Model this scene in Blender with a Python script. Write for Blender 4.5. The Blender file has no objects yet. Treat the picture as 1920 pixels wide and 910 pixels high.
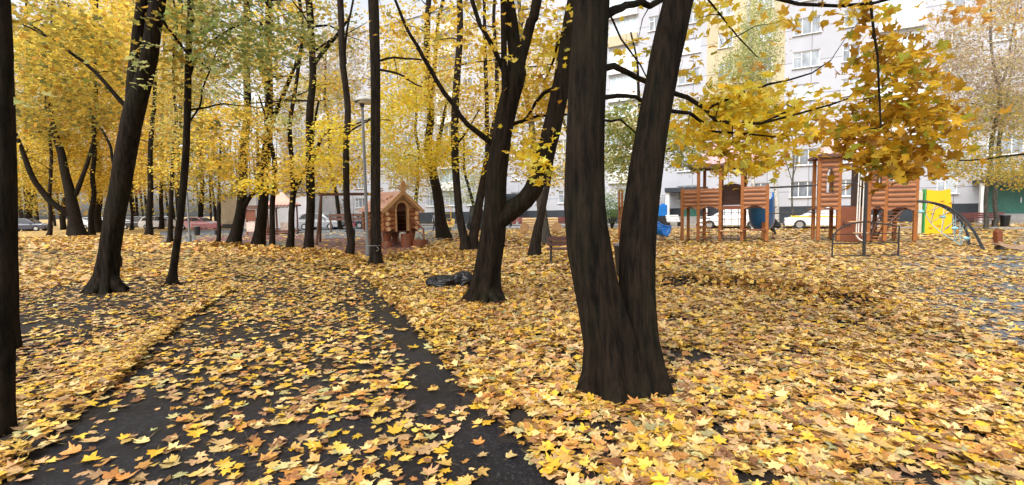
import bpy, math, random
import numpy as np
from mathutils import Vector, Matrix

random.seed(7)
RNG = np.random.default_rng(11)
scene = bpy.context.scene
COL = scene.collection
PI = math.pi

# ------------------------------------------------------------------ camera
F = 880.0                     # focal length in photo pixels (photo 1920 x 910)
PITCH = math.atan((455 - 394.5) / F)
ROLL = math.radians(1.0)
CAM = np.array([0.0, 0.0, 1.6])
_fw = np.array([0, math.cos(PITCH), -math.sin(PITCH)])
_u0 = np.array([0, math.sin(PITCH), math.cos(PITCH)])
_x0 = np.array([1.0, 0, 0])
_rt = math.cos(ROLL) * _x0 - math.sin(ROLL) * _u0
_up = math.sin(ROLL) * _x0 + math.cos(ROLL) * _u0
cd = bpy.data.cameras.new('camera')
cam = bpy.data.objects.new('camera', cd)
COL.objects.link(cam)
cd.sensor_width = 36.0
cd.lens = 36.0 * F / 1920.0
cd.clip_start = 0.05
cd.clip_end = 2000
cam.matrix_world = Matrix(((_rt[0], _up[0], -_fw[0], CAM[0]), (_rt[1], _up[1], -_fw[1], CAM[1]),
                           (_rt[2], _up[2], -_fw[2], CAM[2]), (0, 0, 0, 1)))
scene.camera = cam

# ------------------------------------------------------------------ sky, sun, exposure
SUN_EL, SUN_AZ = math.radians(48), math.radians(215)     # azimuth from +Y towards +X
w = bpy.data.worlds.new("World")
scene.world = w
w.use_nodes = True
nt = w.node_tree
nt.nodes.clear()
wo = nt.nodes.new('ShaderNodeOutputWorld')
bg = nt.nodes.new('ShaderNodeBackground')
sk = nt.nodes.new('ShaderNodeTexSky')
sk.sky_type = 'NISHITA'
sk.sun_disc = False
sk.sun_elevation = SUN_EL
sk.sun_rotation = SUN_AZ
sk.air_density = 1.0
sk.dust_density = 4.0
hs = nt.nodes.new('ShaderNodeHueSaturation')            # overcast: nearly white sky
hs.inputs['Saturation'].default_value = 0.22
nt.links.new(sk.outputs[0], hs.inputs['Color'])
nt.links.new(hs.outputs[0], bg.inputs['Color'])
bg.inputs['Strength'].default_value = 0.15
nt.links.new(bg.outputs[0], wo.inputs[0])
sd = bpy.data.lights.new('sun', 'SUN')
sd.energy = 0.8
sd.angle = math.radians(25)
sd.color = (1.0, 0.97, 0.92)
so = bpy.data.objects.new('sun', sd)
COL.objects.link(so)
_d = Vector((math.sin(SUN_AZ) * math.cos(SUN_EL), math.cos(SUN_AZ) * math.cos(SUN_EL), math.sin(SUN_EL)))
so.rotation_euler = _d.to_track_quat('Z', 'Y').to_euler()
so.location = (0, 0, 40)
scene.view_settings.view_transform = 'Standard'
scene.view_settings.look = 'None'
scene.view_settings.gamma = 1
scene.view_settings.exposure = 1.12
try:
    scene.cycles.max_bounces = 6
    scene.cycles.diffuse_bounces = 3
    scene.cycles.transmission_bounces = 4
    scene.cycles.use_denoising = True
except Exception:
    pass

# ------------------------------------------------------------------ pixel <-> world helpers (photo pixels)
def ray(px, py):
    return _rt * ((px - 960) / F) + _up * ((455 - py) / F) + _fw
def at(px, py, Y):
    d = ray(px, py)
    return CAM + d * (Y / d[1])
def ground(px, py, z=0.0):
    d = ray(px, py)
    return CAM + d * ((z - CAM[2]) / d[2])
def proj(P):
    q = P - CAM
    zf = q @ _fw
    zf = np.where(zf < 0.05, 0.05, zf)
    return 960 + F * (q @ _rt) / zf, 455 - F * (q @ _up) / zf

# ------------------------------------------------------------------ noise
def _hash(i, j, k, seed):
    n = (i * 374761393 + j * 668265263 + k * 2147483647 + seed * 144269) & 0xffffffff
    n = ((n ^ (n >> 13)) * 1274126177) & 0xffffffff
    n = (n ^ (n >> 16)) & 0xffffffff
    return n / 4294967295.0
def vnoise(x, y, z=0.0, s=1.0, seed=0):
    x = np.asarray(x, float) / s; y = np.asarray(y, float) / s; z = np.asarray(z, float) / s + 0 * x
    i, j, k = np.floor(x).astype(np.int64), np.floor(y).astype(np.int64), np.floor(z).astype(np.int64)
    fx, fy, fz = x - i, y - j, z - k
    fx, fy, fz = fx * fx * (3 - 2 * fx), fy * fy * (3 - 2 * fy), fz * fz * (3 - 2 * fz)
    r = 0
    for a in (0, 1):
        for b in (0, 1):
            for c in (0, 1):
                wgt = (fx if a else 1 - fx) * (fy if b else 1 - fy) * (fz if c else 1 - fz)
                r = r + wgt * _hash(i + a, j + b, k + c, seed)
    return r

# ------------------------------------------------------------------ tagging
def tag(o, label=None, cat=None, group=None, kind=None):
    if label: o['label'] = label
    if cat: o['category'] = cat
    if group: o['group'] = group
    if kind: o['kind'] = kind
    return o
def empty(name, loc=(0, 0, 0), rz=0.0, label=None, cat=None, group=None):
    o = bpy.data.objects.new(name, None)
    o.empty_display_size = 0.2
    COL.objects.link(o)
    o.location = [float(a) for a in loc]
    o.rotation_euler = (0, 0, rz)
    return tag(o, label, cat, group)
def copy_tree(o, parent=None):
    c = o.copy()
    COL.objects.link(c)
    c.parent = parent
    for ch in o.children:
        copy_tree(ch, c)
    return c

# ------------------------------------------------------------------ materials
def new_mat(name):
    m = bpy.data.materials.new(name)
    m.use_nodes = True
    n = m.node_tree
    return m, n, n.nodes['Principled BSDF']
def ramp(n, stops):
    r = n.nodes.new('ShaderNodeValToRGB')
    e = r.color_ramp.elements
    while len(e) > 1: e.remove(e[-1])
    e[0].position, e[0].color = stops[0][0], (*stops[0][1], 1)
    for p, c in stops[1:]:
        x = e.new(p); x.color = (*c, 1)
    return r
def coords(n, scale=(1, 1, 1)):
    tc = n.nodes.new('ShaderNodeTexCoord')
    mp = n.nodes.new('ShaderNodeMapping')
    mp.inputs['Scale'].default_value = scale
    n.links.new(tc.outputs['Object'], mp.inputs[0])
    return mp.outputs[0]
def noise(n, vec, scale, detail=4, rough=0.6):
    t = n.nodes.new('ShaderNodeTexNoise')
    t.inputs['Scale'].default_value = scale
    t.inputs['Detail'].default_value = detail
    t.inputs['Roughness'].default_value = rough
    n.links.new(vec, t.inputs['Vector'])
    return t.outputs['Fac']
def bump(n, b, fac, strength=0.3, dist=0.02):
    bp = n.nodes.new('ShaderNodeBump')
    bp.inputs['Strength'].default_value = strength
    bp.inputs['Distance'].default_value = dist
    n.links.new(fac, bp.inputs['Height'])
    n.links.new(bp.outputs[0], b.inputs['Normal'])
_mats = {}
def mat(name, col, rough=0.6, var=0.25, scale=6.0, metal=0.0, bmp=0.15, stretch=(1, 1, 1), spec=0.5, coat=0.0):
    """weathered procedural surface: two tones of one colour broken up by noise, with bump"""
    if name in _mats: return _mats[name]
    m, n, b = new_mat(name)
    v = coords(n, stretch)
    f = noise(n, v, scale, 5)
    lo = tuple(c * (1 - var) for c in col); hi = tuple(min(1, c * (1 + var)) for c in col)
    r = ramp(n, [(0.3, lo), (0.7, hi)])
    n.links.new(f, r.inputs[0]); n.links.new(r.outputs[0], b.inputs['Base Color'])
    b.inputs['Roughness'].default_value = rough
    b.inputs['Metallic'].default_value = metal
    b.inputs['Specular IOR Level'].default_value = spec
    if coat: b.inputs['Coat Weight'].default_value = coat
    if bmp:
        f2 = noise(n, v, scale * 5, 3)
        bump(n, b, f2, bmp, 0.01)
    _mats[name] = m
    return m
def leaf_mat(name, transl, rough=0.5, spec=0.3, mott=0.18):
    m, n, b = new_mat(name)
    a = n.nodes.new('ShaderNodeAttribute'); a.attribute_name = 'leafcol'
    v = coords(n)
    f = noise(n, v, 60, 3)
    r = ramp(n, [(0.3, (1 - mott * 1.6, 1 - mott * 2.0, 1 - mott * 2.2)), (0.55, (1, 1, 1))])
    n.links.new(f, r.inputs[0])
    mx = n.nodes.new('ShaderNodeMix'); mx.data_type = 'RGBA'; mx.blend_type = 'MULTIPLY'
    mx.inputs[0].default_value = 1.0
    n.links.new(a.outputs['Color'], mx.inputs[6]); n.links.new(r.outputs[0], mx.inputs[7])
    n.links.new(mx.outputs[2], b.inputs['Base Color'])
    b.inputs['Roughness'].default_value = rough
    b.inputs['Specular IOR Level'].default_value = spec
    if transl > 0:
        t = n.nodes.new('ShaderNodeBsdfTranslucent')
        n.links.new(mx.outputs[2], t.inputs[0])
        ms = n.nodes.new('ShaderNodeMixShader'); ms.inputs[0].default_value = transl
        n.links.new(b.outputs[0], ms.inputs[1]); n.links.new(t.outputs[0], ms.inputs[2])
        n.links.new(ms.outputs[0], n.nodes['Material Output'].inputs[0])
    return m
M_LEAF = leaf_mat('crown_leaves', 0.6, 0.5, 0.25, 0.10)
M_LITTER = leaf_mat('fallen_leaves', 0.08, 0.42, 0.45, 0.15)

def bark_mat(name, dark, light, moss=0.25, sc=1.0):
    m, n, b = new_mat(name)
    v = coords(n, (9 * sc, 9 * sc, 1.3 * sc))
    f = noise(n, v, 2.2, 9, 0.72)
    r = ramp(n, [(0.38, dark), (0.54, tuple((a + c) / 2 for a, c in zip(dark, light))), (0.75, light)])
    n.links.new(f, r.inputs[0])
    v2 = coords(n)
    f2 = noise(n, v2, 1.3, 4)
    r2 = ramp(n, [(0.45, (0, 0, 0)), (0.7, (moss,) * 3)])
    n.links.new(f2, r2.inputs[0])
    mx = n.nodes.new('ShaderNodeMix'); mx.data_type = 'RGBA'
    n.links.new(r2.outputs[0], mx.inputs[0]); n.links.new(r.outputs[0], mx.inputs[6])
    mx.inputs[7].default_value = (0.020, 0.026, 0.012, 1)
    n.links.new(mx.outputs[2], b.inputs['Base Color'])
    b.inputs['Roughness'].default_value = 0.85
    b.inputs['Specular IOR Level'].default_value = 0.12
    bump(n, b, f, 1.0, 0.05)
    return m
M_BARK = bark_mat('dark_maple_bark', (0.0020, 0.0014, 0.0010), (0.033, 0.0215, 0.0135))
M_BARK2 = bark_mat('brown_bark', (0.007, 0.005, 0.004), (0.045, 0.032, 0.024), 0.15)
M_BARKG = bark_mat('grey_bark', (0.05, 0.045, 0.04), (0.18, 0.165, 0.145), 0.3)
M_TWIG = mat('twig_bark', (0.03, 0.024, 0.02), 0.85, 0.3, 8)
def birch_mat():
    m, n, b = new_mat('birch_bark')
    v = coords(n, (2, 2, 9))
    f = noise(n, v, 2.2, 4)
    r = ramp(n, [(0.36, (0.03, 0.03, 0.03)), (0.45, (0.42, 0.41, 0.38)), (0.8, (0.6, 0.58, 0.54))])
    n.links.new(f, r.inputs[0]); n.links.new(r.outputs[0], b.inputs['Base Color'])
    b.inputs['Roughness'].default_value = 0.7
    return m
M_BIRCH = birch_mat()

# ------------------------------------------------------------------ mesh builder
def link_mesh(name, me, m, parent=None, smooth=True):
    o = bpy.data.objects.new(name, me)
    COL.objects.link(o)
    if m is not None: me.materials.append(m)
    if parent is not None: o.parent = parent
    if smooth and len(me.polygons):
        me.polygons.foreach_set('use_smooth', np.ones(len(me.polygons), bool))
    return o
class MB:
    def __init__(s): s.v = []; s.f = []
    def add(s, vs, fs):
        b = len(s.v)
        s.v.extend([tuple(map(float, p)) for p in vs]); s.f.extend([tuple(b + i for i in f) for f in fs])
        return s
    def box(s, cx, cy, cz, sx, sy, sz, rz=0, rx=0, ry=0, taper=1.0):
        R = Matrix.Rotation(rz, 3, 'Z') @ Matrix.Rotation(ry, 3, 'Y') @ Matrix.Rotation(rx, 3, 'X')
        vs = []
        for k in (-.5, .5):
            t = taper if k > 0 else 1
            for a, c in ((-.5, -.5), (.5, -.5), (.5, .5), (-.5, .5)):
                vs.append(Vector((cx, cy, cz)) + R @ Vector((a * sx * t, c * sy * t, k * sz)))
        return s.add(vs, [(0, 3, 2, 1), (4, 5, 6, 7), (0, 1, 5, 4), (1, 2, 6, 5), (2, 3, 7, 6), (3, 0, 4, 7)])
    def tube(s, pts, r, n=8, cap=True):
        pts = [Vector(p) for p in pts]
        if not hasattr(r, '__len__'): r = [r] * len(pts)
        ref = Vector((0, 0, 1)); vs = []
        prev = None
        for i, p in enumerate(pts):
            d = (pts[min(i + 1, len(pts) - 1)] - pts[max(i - 1, 0)])
            if d.length < 1e-9: d = Vector((0, 0, 1))
            d.normalize()
            if prev is None:
                a = d.cross(Vector((1, 0, 0)) if abs(d.z) > 0.9 else ref)
            else:
                a = prev - d * prev.dot(d)
            a.normalize(); prev = a
            b = d.cross(a)
            for k in range(n):
                t = 2 * PI * k / n
                vs.append(p + (a * math.cos(t) + b * math.sin(t)) * r[i])
        fs = []
        for i in range(len(pts) - 1):
            for k in range(n):
                k2 = (k + 1) % n
                fs.append((i * n + k, i * n + k2, (i + 1) * n + k2, (i + 1) * n + k))
        if cap:
            fs.append(tuple(range(n - 1, -1, -1)))
            fs.append(tuple((len(pts) - 1) * n + k for k in range(n)))
        return s.add(vs, fs)
    def prism(s, poly, a0, a1, plane='xz'):
        """2-D outline extruded between a0 and a1 along the third axis"""
        n = len(poly)
        def P(u, v, a):
            return (u, a, v) if plane == 'xz' else ((u, v, a) if plane == 'xy' else (a, u, v))
        vs = [P(u, v, a0) for u, v in poly] + [P(u, v, a1) for u, v in poly]
        fs = [tuple(range(n)), tuple(range(2 * n - 1, n - 1, -1))]
        for i in range(n):
            j = (i + 1) % n
            fs.append((i, i + n, j + n, j))
        return s.add(vs, fs)
    def ball(s, c, r, n=10, m=7, sq=(1, 1, 1), rz=0):
        vs = [(0, 0, -1)]
        for j in range(1, m):
            t = -PI / 2 + PI * j / m
            for k in range(n):
                vs.append((math.cos(t) * math.cos(2 * PI * k / n), math.cos(t) * math.sin(2 * PI * k / n), math.sin(t)))
        vs.append((0, 0, 1))
        fs = []
        for k in range(n): fs.append((0, 1 + (k + 1) % n, 1 + k))
        for j in range(m - 2):
            for k in range(n):
                a, b = 1 + j * n, 1 + (j + 1) * n
                fs.append((a + k, a + (k + 1) % n, b + (k + 1) % n, b + k))
        L = len(vs) - 1; a = 1 + (m - 2) * n
        for k in range(n): fs.append((a + k, a + (k + 1) % n, L))
        cz, sz = math.cos(rz), math.sin(rz)
        vv = []
        for x, y, z in vs:
            x, y, z = x * r * sq[0], y * r * sq[1], z * r * sq[2]
            vv.append((c[0] + x * cz - y * sz, c[1] + x * sz + y * cz, c[2] + z))
        return s.add(vv, fs)
    def build(s, name, m, parent=None, smooth=False, bevel=0.0, fix=True):
        me = bpy.data.meshes.new(name)
        me.from_pydata(s.v, [], s.f)
        if fix:
            import bmesh
            bm = bmesh.new(); bm.from_mesh(me)
            bmesh.ops.recalc_face_normals(bm, faces=bm.faces)
            bm.to_mesh(me); bm.free()
        o = link_mesh(name, me, m, parent, smooth)
        if bevel:
            md = o.modifiers.new('bevel', 'BEVEL'); md.width = bevel; md.segments = 2
            md.limit_method = 'ANGLE'
        return o

def np_mesh(name, V, faces, nper, m, parent=None, colors=None, smooth=False):
    """V (n,3); faces flat int array with nper loops per polygon; colors per polygon (p,3)"""
    me = bpy.data.meshes.new(name)
    V = np.ascontiguousarray(V, np.float32); faces = np.ascontiguousarray(faces, np.int32).ravel()
    npoly = len(faces) // nper
    me.vertices.add(len(V)); me.vertices.foreach_set('co', V.ravel())
    me.loops.add(len(faces)); me.loops.foreach_set('vertex_index', faces)
    me.polygons.add(npoly)
    me.polygons.foreach_set('loop_start', np.arange(npoly, dtype=np.int32) * nper)
    me.update(calc_edges=True)
    if colors is not None:
        at_ = me.attributes.new('leafcol', 'FLOAT_COLOR', 'FACE')
        c = np.ones((npoly, 4), np.float32); c[:, :3] = colors
        at_.data.foreach_set('color', c.ravel())
    return link_mesh(name, me, m, parent, smooth)

# ------------------------------------------------------------------ leaves
def _polar(half, k=1.0):
    pts = [(a, r) for a, r in half]
    full = pts + [(-a, r) for a, r in reversed(pts) if a not in (0, 180)]
    return np.array([(math.sin(math.radians(a)) * r * k, math.cos(math.radians(a)) * r * k) for a, r in full])
LEAF0 = _polar([(0, 1.0), (9, .80), (15, .78), (24, .60), (30, .52), (38, .64), (46, .72), (52, .93), (59, .74), (68, .66), (78, .46),
                (94, .56), (108, .68), (119, .53), (145, .42), (168, .33), (180, .16)], 0.60)
LEAF1 = _polar([(0, .98), (11, .80), (28, .55), (41, .70), (52, .92), (63, .72), (79, .49), (106, .66), (122, .52), (155, .40), (180, .18)], 0.62)
LEAF2 = _polar([(0, 1.0), (50, .80), (125, .55)], 0.60)
LEAF3 = np.array([(0, .6), (.30, .1), (0, -.45), (-.30, .1)])       # narrow small leaf

PAL = {
    'yellow': [((.80, .56, .07), 5), ((.84, .66, .14), 5), ((.68, .42, .05), 2), ((.46, .25, .05), .5), ((.48, .46, .10), 1.2)],
    'bright': [((.90, .68, .06), 5), ((.92, .76, .14), 4), ((.86, .56, .04), 2), ((.50, .28, .05), .2), ((.52, .50, .10), .9)],  # yellow leaves, colours lifted to stand in for missing backlight
    'gold':   [((.66, .42, .03), 5), ((.54, .30, .03), 4), ((.32, .17, .02), 2.4), ((.34, .35, .04), 2.0), ((.74, .52, .06), 1.8)],
    'olive':  [((.44, .34, .06), 5), ((.56, .40, .06), 4), ((.30, .27, .06), 3), ((.54, .31, .05), 1.6), ((.16, .17, .06), 2)],
    'green':  [((.22, .28, .09), 4), ((.32, .36, .11), 4), ((.46, .44, .13), 2.5), ((.45, .30, .08), .8)],
    'lime':   [((.46, .50, .20), 4), ((.58, .56, .22), 4), ((.33, .39, .17), 2)],
    'tan':    [((.54, .42, .28), 4), ((.66, .54, .36), 4), ((.50, .39, .34), 2), ((.64, .56, .22), 3), ((.32, .23, .16), 1)],
    'orange': [((.66, .36, .09), 4), ((.74, .48, .13), 3), ((.62, .46, .15), 2)],
    'mix':    [((.58, .47, .12), 4), ((.42, .40, .14), 3), ((.70, .50, .11), 3), ((.26, .30, .13), 2), ((.60, .36, .10), .8)],
    'shrub':  [((.14, .26, .09), 4), ((.20, .32, .12), 4), ((.28, .36, .14), 2)],
    'litter': [((.64, .40, .11), 5), ((.70, .51, .22), 4.8), ((.60, .38, .18), 3.8), ((.70, .42, .04), 4.0), ((.50, .23, .06), 3.2),
               ((.26, .12, .05), 2.0), ((.46, .43, .20), 1.2), ((.72, .50, .10), 1.8), ((.40, .24, .12), 2.0)],
    'ridge':  [((.62, .40, .08), 4), ((.48, .26, .05), 4), ((.26, .13, .04), 3.5), ((.66, .46, .15), 2)],  # brown and golden leaves, browns deepened to paint the ridges' shadow side
}
def pick_cols(n, pal, rng=RNG):
    cols = np.array([c for c, _ in PAL[pal]]); ws = np.array([w_ for _, w_ in PAL[pal]], float)
    idx = rng.choice(len(cols), n, p=ws / ws.sum())
    lo_, hi_ = (.66, 1.2) if pal in ('litter', 'ridge') else (.84, 1.16)
    c = cols[idx] * rng.uniform(lo_, hi_, (n, 1)) * rng.uniform(0.94, 1.06, (n, 3))
    return np.clip(c, 0.005, 0.92)
def leaf_arrays(C, S, lod, tilt, rng=RNG, curl=0.35, petiole=False):
    """C (n,3) centres, S (n,) sizes. returns V, faces (tri or 5-gon), polys per leaf, loops per polygon"""
    T = (LEAF0, LEAF1, LEAF2, LEAF3)[lod]
    n, k = len(C), len(T)
    fan = lod < 2
    P2 = np.vstack([T, [(0, 0)]]) if fan else T
    if petiole: P2 = np.vstack([P2, [(-.012, -.05), (.012, -.05), (.06, -.75)]])
    m = len(P2)
    jt = 1 + np.clip(rng.normal(0, .11 if lod < 2 else .06, (n, m)), -.3, .3)
    if petiole: jt[:, -3:] = 1
    sk_ = rng.normal(0, .12, (n, 1))
    x = P2[None, :, 0] * jt + sk_ * P2[None, :, 1]; y = P2[None, :, 1] * jt
    a = rng.normal(0, curl, (n, 1)); b = rng.normal(0, curl, (n, 1)); c = rng.normal(0.12, curl * .5, (n, 1)); d = rng.normal(0, curl * .6, (n, 1))
    z = a * x * x + b * y * y + c * np.abs(x) + d * x * y
    sx = rng.uniform(.82, 1.1, (n, 1))
    L = np.stack([x * sx, y + 0 * z, z], -1) * S[:, None, None]
    yaw = rng.uniform(0, 2 * PI, n)
    ta = rng.uniform(0, 2 * PI, n)
    th = np.abs(rng.normal(0, 1, n)) * tilt if np.isscalar(tilt) else np.abs(rng.normal(0, 1, n)) * tilt
    th = np.minimum(th, 1.5)
    cy, sy = np.cos(yaw)[:, None], np.sin(yaw)[:, None]
    X = L[..., 0] * cy - L[..., 1] * sy; Y_ = L[..., 0] * sy + L[..., 1] * cy; Z = L[..., 2]
    kx, ky = np.cos(ta)[:, None], np.sin(ta)[:, None]
    ct, st = np.cos(th)[:, None], np.sin(th)[:, None]
    dot = kx * X + ky * Y_
    X2 = X * ct + ky * Z * st + kx * dot * (1 - ct)
    Y2 = Y_ * ct - kx * Z * st + ky * dot * (1 - ct)
    Z2 = Z * ct + (kx * Y_ - ky * X) * st
    V = np.stack([X2, Y2, Z2], -1) + C[:, None, :]
    base = (np.arange(n) * m)[:, None, None]
    if fan:
        f = np.array([(i, (i + 1) % k, k) for i in range(k)])
        if petiole: f = np.vstack([f, [(k + 1, k + 2, k + 3)]])
        nper = 3
    else:
        f = np.arange(k)[None, :]
        nper = k
    faces = base + f[None]
    return V.reshape(-1, 3), faces.reshape(-1), len(f), nper
def leaf_object(name, C, S, lod, tilt, cols, m, parent=None, curl=0.35, petiole=False):
    V, fc, pl, nper = leaf_arrays(C, S, lod, tilt, RNG, curl, petiole)
    if parent is not None:
        V = V - np.array(parent.location)
    return np_mesh(name, V, fc, nper, m, parent, np.repeat(cols, pl, 0))
# ------------------------------------------------------------------ ground, path, playground surface
def poly_w(pts, z=0.0):
    return [tuple(ground(px, py, z)[:2]) for px, py in pts]
def in_poly(x, y, poly):
    ins = np.zeros(len(x), bool)
    n = len(poly)
    for i in range(n):
        x1, y1 = poly[i]; x2, y2 = poly[(i + 1) % n]
        if y1 == y2: continue
        c = ((y1 > y) != (y2 > y)) & (x < (x2 - x1) * (y - y1) / (y2 - y1) + x1)
        ins ^= c
    return ins
def seg_dist(x, y, pts):
    d = np.full(len(x), 1e9)
    for (x1, y1), (x2, y2) in zip(pts[:-1], pts[1:]):
        L = (x2 - x1) ** 2 + (y2 - y1) ** 2
        t = np.clip(((x - x1) * (x2 - x1) + (y - y1) * (y2 - y1)) / L, 0, 1)
        d = np.minimum(d, np.hypot(x - x1 - t * (x2 - x1), y - y1 - t * (y2 - y1)))
    return d
def smooth_line(pts, n=6):
    P = [np.array(p) for p in pts]; P = [2 * P[0] - P[1]] + P + [2 * P[-1] - P[-2]]
    out = []
    for i in range(1, len(P) - 2):
        for k in range(n):
            t = k / n
            out.append(tuple(.5 * ((2 * P[i]) + (P[i + 1] - P[i - 1]) * t + (2 * P[i - 1] - 5 * P[i] + 4 * P[i + 1] - P[i + 2]) * t * t
                             + (3 * P[i] - P[i - 1] - 3 * P[i + 1] + P[i + 2]) * t ** 3)))
    out.append(tuple(P[-2]))
    return out
R_EDGE = smooth_line(poly_w([(1038, 915), (960, 835), (900, 770), (865, 735), (835, 692), (795, 640), (755, 596), (715, 556), (685, 528), (655, 510),
                             (600, 497), (540, 488), (470, 482), (380, 477), (200, 471), (0, 467)]))
L_EDGE = smooth_line(poly_w([(0, 492), (150, 500), (250, 506), (345, 511), (405, 520), (438, 533), (440, 545), (405, 568), (330, 622), (270, 680), (200, 742), (110, 830), (10, 915)]))
_e = []
for (x1, y1), (x2, y2) in zip(R_EDGE[:-1], R_EDGE[1:]):
    m_ = max(1, int(math.hypot(x2 - x1, y2 - y1) / .07)) if y1 < 13 else 1
    for k in range(m_):
        t = k / m_; x, y = x1 + (x2 - x1) * t, y1 + (y2 - y1) * t
        _e.append((x + .05 * (float(vnoise([x], [y], 0, .16, 41)[0]) - .5) + .05 * (float(vnoise([x], [y], 0, .5, 42)[0]) - .5), y))
R_FULL = R_EDGE[0], R_EDGE[3]
R_COARSE = list(R_EDGE)
R_EDGE = _e + [R_EDGE[-1]]
rb = np.array(R_EDGE[0]) - np.array(R_EDGE[3]); rb = rb / np.linalg.norm(rb)
lb = np.array(L_EDGE[-1]) - np.array(L_EDGE[-4]); lb = lb / np.linalg.norm(lb)
p_r0 = tuple(np.array(R_EDGE[0]) + np.array([0.5, -5.0])); p_l0 = tuple(np.array(L_EDGE[-1]) + lb * 4.5)
far_r = (-40.0, R_EDGE[-1][1] + 2.0); far_l = (-40.0, L_EDGE[0][1] + 1.0)
PATH = [p_r0] + R_EDGE + [far_r, far_l] + L_EDGE + [p_l0]
PLAY = smooth_line(poly_w([(300, 456), (440, 460), (560, 468), (640, 476), (705, 482), (780, 468), (850, 448), (930, 434), (1040, 436), (1150, 440), (1300, 456),
                           (1500, 476), (1640, 520), (1700, 560), (1800, 615), (1960, 680)])) + [(14, 5.2), (30, 5), (40, 14), tuple(ground(2100, 430)[:2])] \
       + poly_w([(1760, 426), (1500, 424), (1240, 422), (1000, 420), (800, 421), (560, 427), (300, 434)])
MAROON = [smooth_line(poly_w(q)) for q in (
    [(560, 467), (700, 480), (775, 466), (800, 452), (720, 444), (600, 448), (548, 456), (560, 467)],
    [(360, 455), (440, 459), (545, 452), (600, 444), (500, 441), (380, 446), (360, 455)],
    [(1180, 444), (1300, 455), (1460, 466), (1560, 462), (1460, 446), (1280, 440), (1180, 444)],
    [(1560, 472), (1700, 482), (1850, 474), (1900, 460), (1760, 448), (1600, 452), (1560, 472)])]
DIRT = smooth_line(poly_w([(-60, 560), (60, 545), (180, 528), (330, 516), (400, 524), (428, 538), (395, 566), (325, 616), (262, 672), (195, 728), (90, 740), (-60, 720), (-60, 560)]))
GAP1 = ground(1300, 672)[:2]
GAP2 = ground(1050, 665)[:2]
RIDGES = [(poly_w([(1225, 532), (1330, 534), (1420, 545), (1500, 552), (1600, 566)]), .17, .26),
          (poly_w([(370, 462), (470, 470), (560, 474), (640, 482)]), .11, .5),
          (poly_w([(700, 492), (770, 488), (850, 484)]), .14, .4),
          (poly_w([(438, 546), (330, 624), (200, 746), (60, 870)]), .05, .16),
          (R_COARSE[6:60], .035, .14)]
# push the edge ridges off the asphalt
RIDGES[3] = ([(x - .17, y + .05) for x, y in RIDGES[3][0]], .06, .15)
RIDGES[4] = ([(x + .14, y + .02) for x, y in RIDGES[4][0]], .045, .15)
def hgt(x, y):
    x = np.asarray(x, float).ravel(); y = np.asarray(y, float).ravel()
    h = 0.03 * (vnoise(x, y, 0, 1.7, 5) - .5) * 2 + 0.0
    h = np.maximum(h, -0.02) * .6
    flat = in_poly(x, y, PATH) | in_poly(x, y, PLAY)
    h[flat] = 0
    for ln, a, wd in RIDGES:
        if len(ln) < 2: continue
        d = seg_dist(x, y, ln)
        nz = .45 + .9 * vnoise(x, y, 0, .45, 9)
        h += np.where(in_poly(x, y, PATH), 0, a * nz * np.exp(-(d / wd) ** 2))
    return h
def axis(lo, hi, step, far):
    a = list(np.arange(lo, hi + 1e-6, step))
    s = step; v = hi
    while v < far:
        s *= 1.35; v += s; a.append(v)
    s = step; v = lo
    while v > -far:
        s *= 1.35; v -= s; a.insert(0, v)
    return np.array(a)
gx, gy = axis(-16, 22, .16, 600), axis(1, 24, .16, 600)
GX, GY = np.meshgrid(gx, gy)
GZ = hgt(GX, GY).reshape(GX.shape)
nxg, nyg = len(gx), len(gy)
ii = (np.arange(nyg - 1)[:, None] * nxg + np.arange(nxg - 1)[None, :]).ravel()
quads = np.stack([ii, ii + 1, ii + nxg + 1, ii + nxg], -1)

def ground_mat():
    m, n, b = new_mat('leafy_soil')
    tc = n.nodes.new('ShaderNodeTexCoord')
    vo = n.nodes.new('ShaderNodeTexVoronoi'); vo.inputs['Scale'].default_value = 8.5
    nz = n.nodes.new('ShaderNodeTexNoise'); nz.inputs['Scale'].default_value = 14; nz.inputs['Detail'].default_value = 2
    mx0 = n.nodes.new('ShaderNodeMix'); mx0.data_type = 'VECTOR'; mx0.inputs[0].default_value = 0.06
    n.links.new(tc.outputs['Object'], nz.inputs['Vector'])
    n.links.new(tc.outputs['Object'], mx0.inputs[4]); n.links.new(nz.outputs['Color'], mx0.inputs[5])
    n.links.new(mx0.outputs[1], vo.inputs['Vector'])
    sp = n.nodes.new('ShaderNodeSeparateColor'); n.links.new(vo.outputs['Color'], sp.inputs[0])
    r = ramp(n, [(0.0, (.03, .02, .012)), (.22, (.05, .03, .015)), (.26, (.34, .17, .05)), (.42, (.62, .38, .08)), (.6, (.66, .48, .18)), (.8, (.70, .54, .26)), (.93, (.72, .42, .05))])
    r.color_ramp.interpolation = 'CONSTANT'
    n.links.new(sp.outputs[0], r.inputs[0]); n.links.new(r.outputs[0], b.inputs['Base Color'])
    b.inputs['Roughness'].default_value = 0.7
    bump(n, b, vo.outputs['Distance'], 0.5, 0.03)
    return m
def soil_mat():
    m, n, b = new_mat('dark_wet_soil')
    v = coords(n); f = noise(n, v, 3.5, 8, .75)
    r = ramp(n, [(0.35, (.010, .008, .007)), (.6, (.028, .021, .017)), (.8, (.06, .045, .035))])
    n.links.new(f, r.inputs[0]); n.links.new(r.outputs[0], b.inputs['Base Color'])
    b.inputs['Roughness'].default_value = 0.75
    b.inputs['Specular IOR Level'].default_value = 0.25
    bump(n, b, noise(n, v, 30, 6, .7), 0.8, 0.03)
    return m
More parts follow.
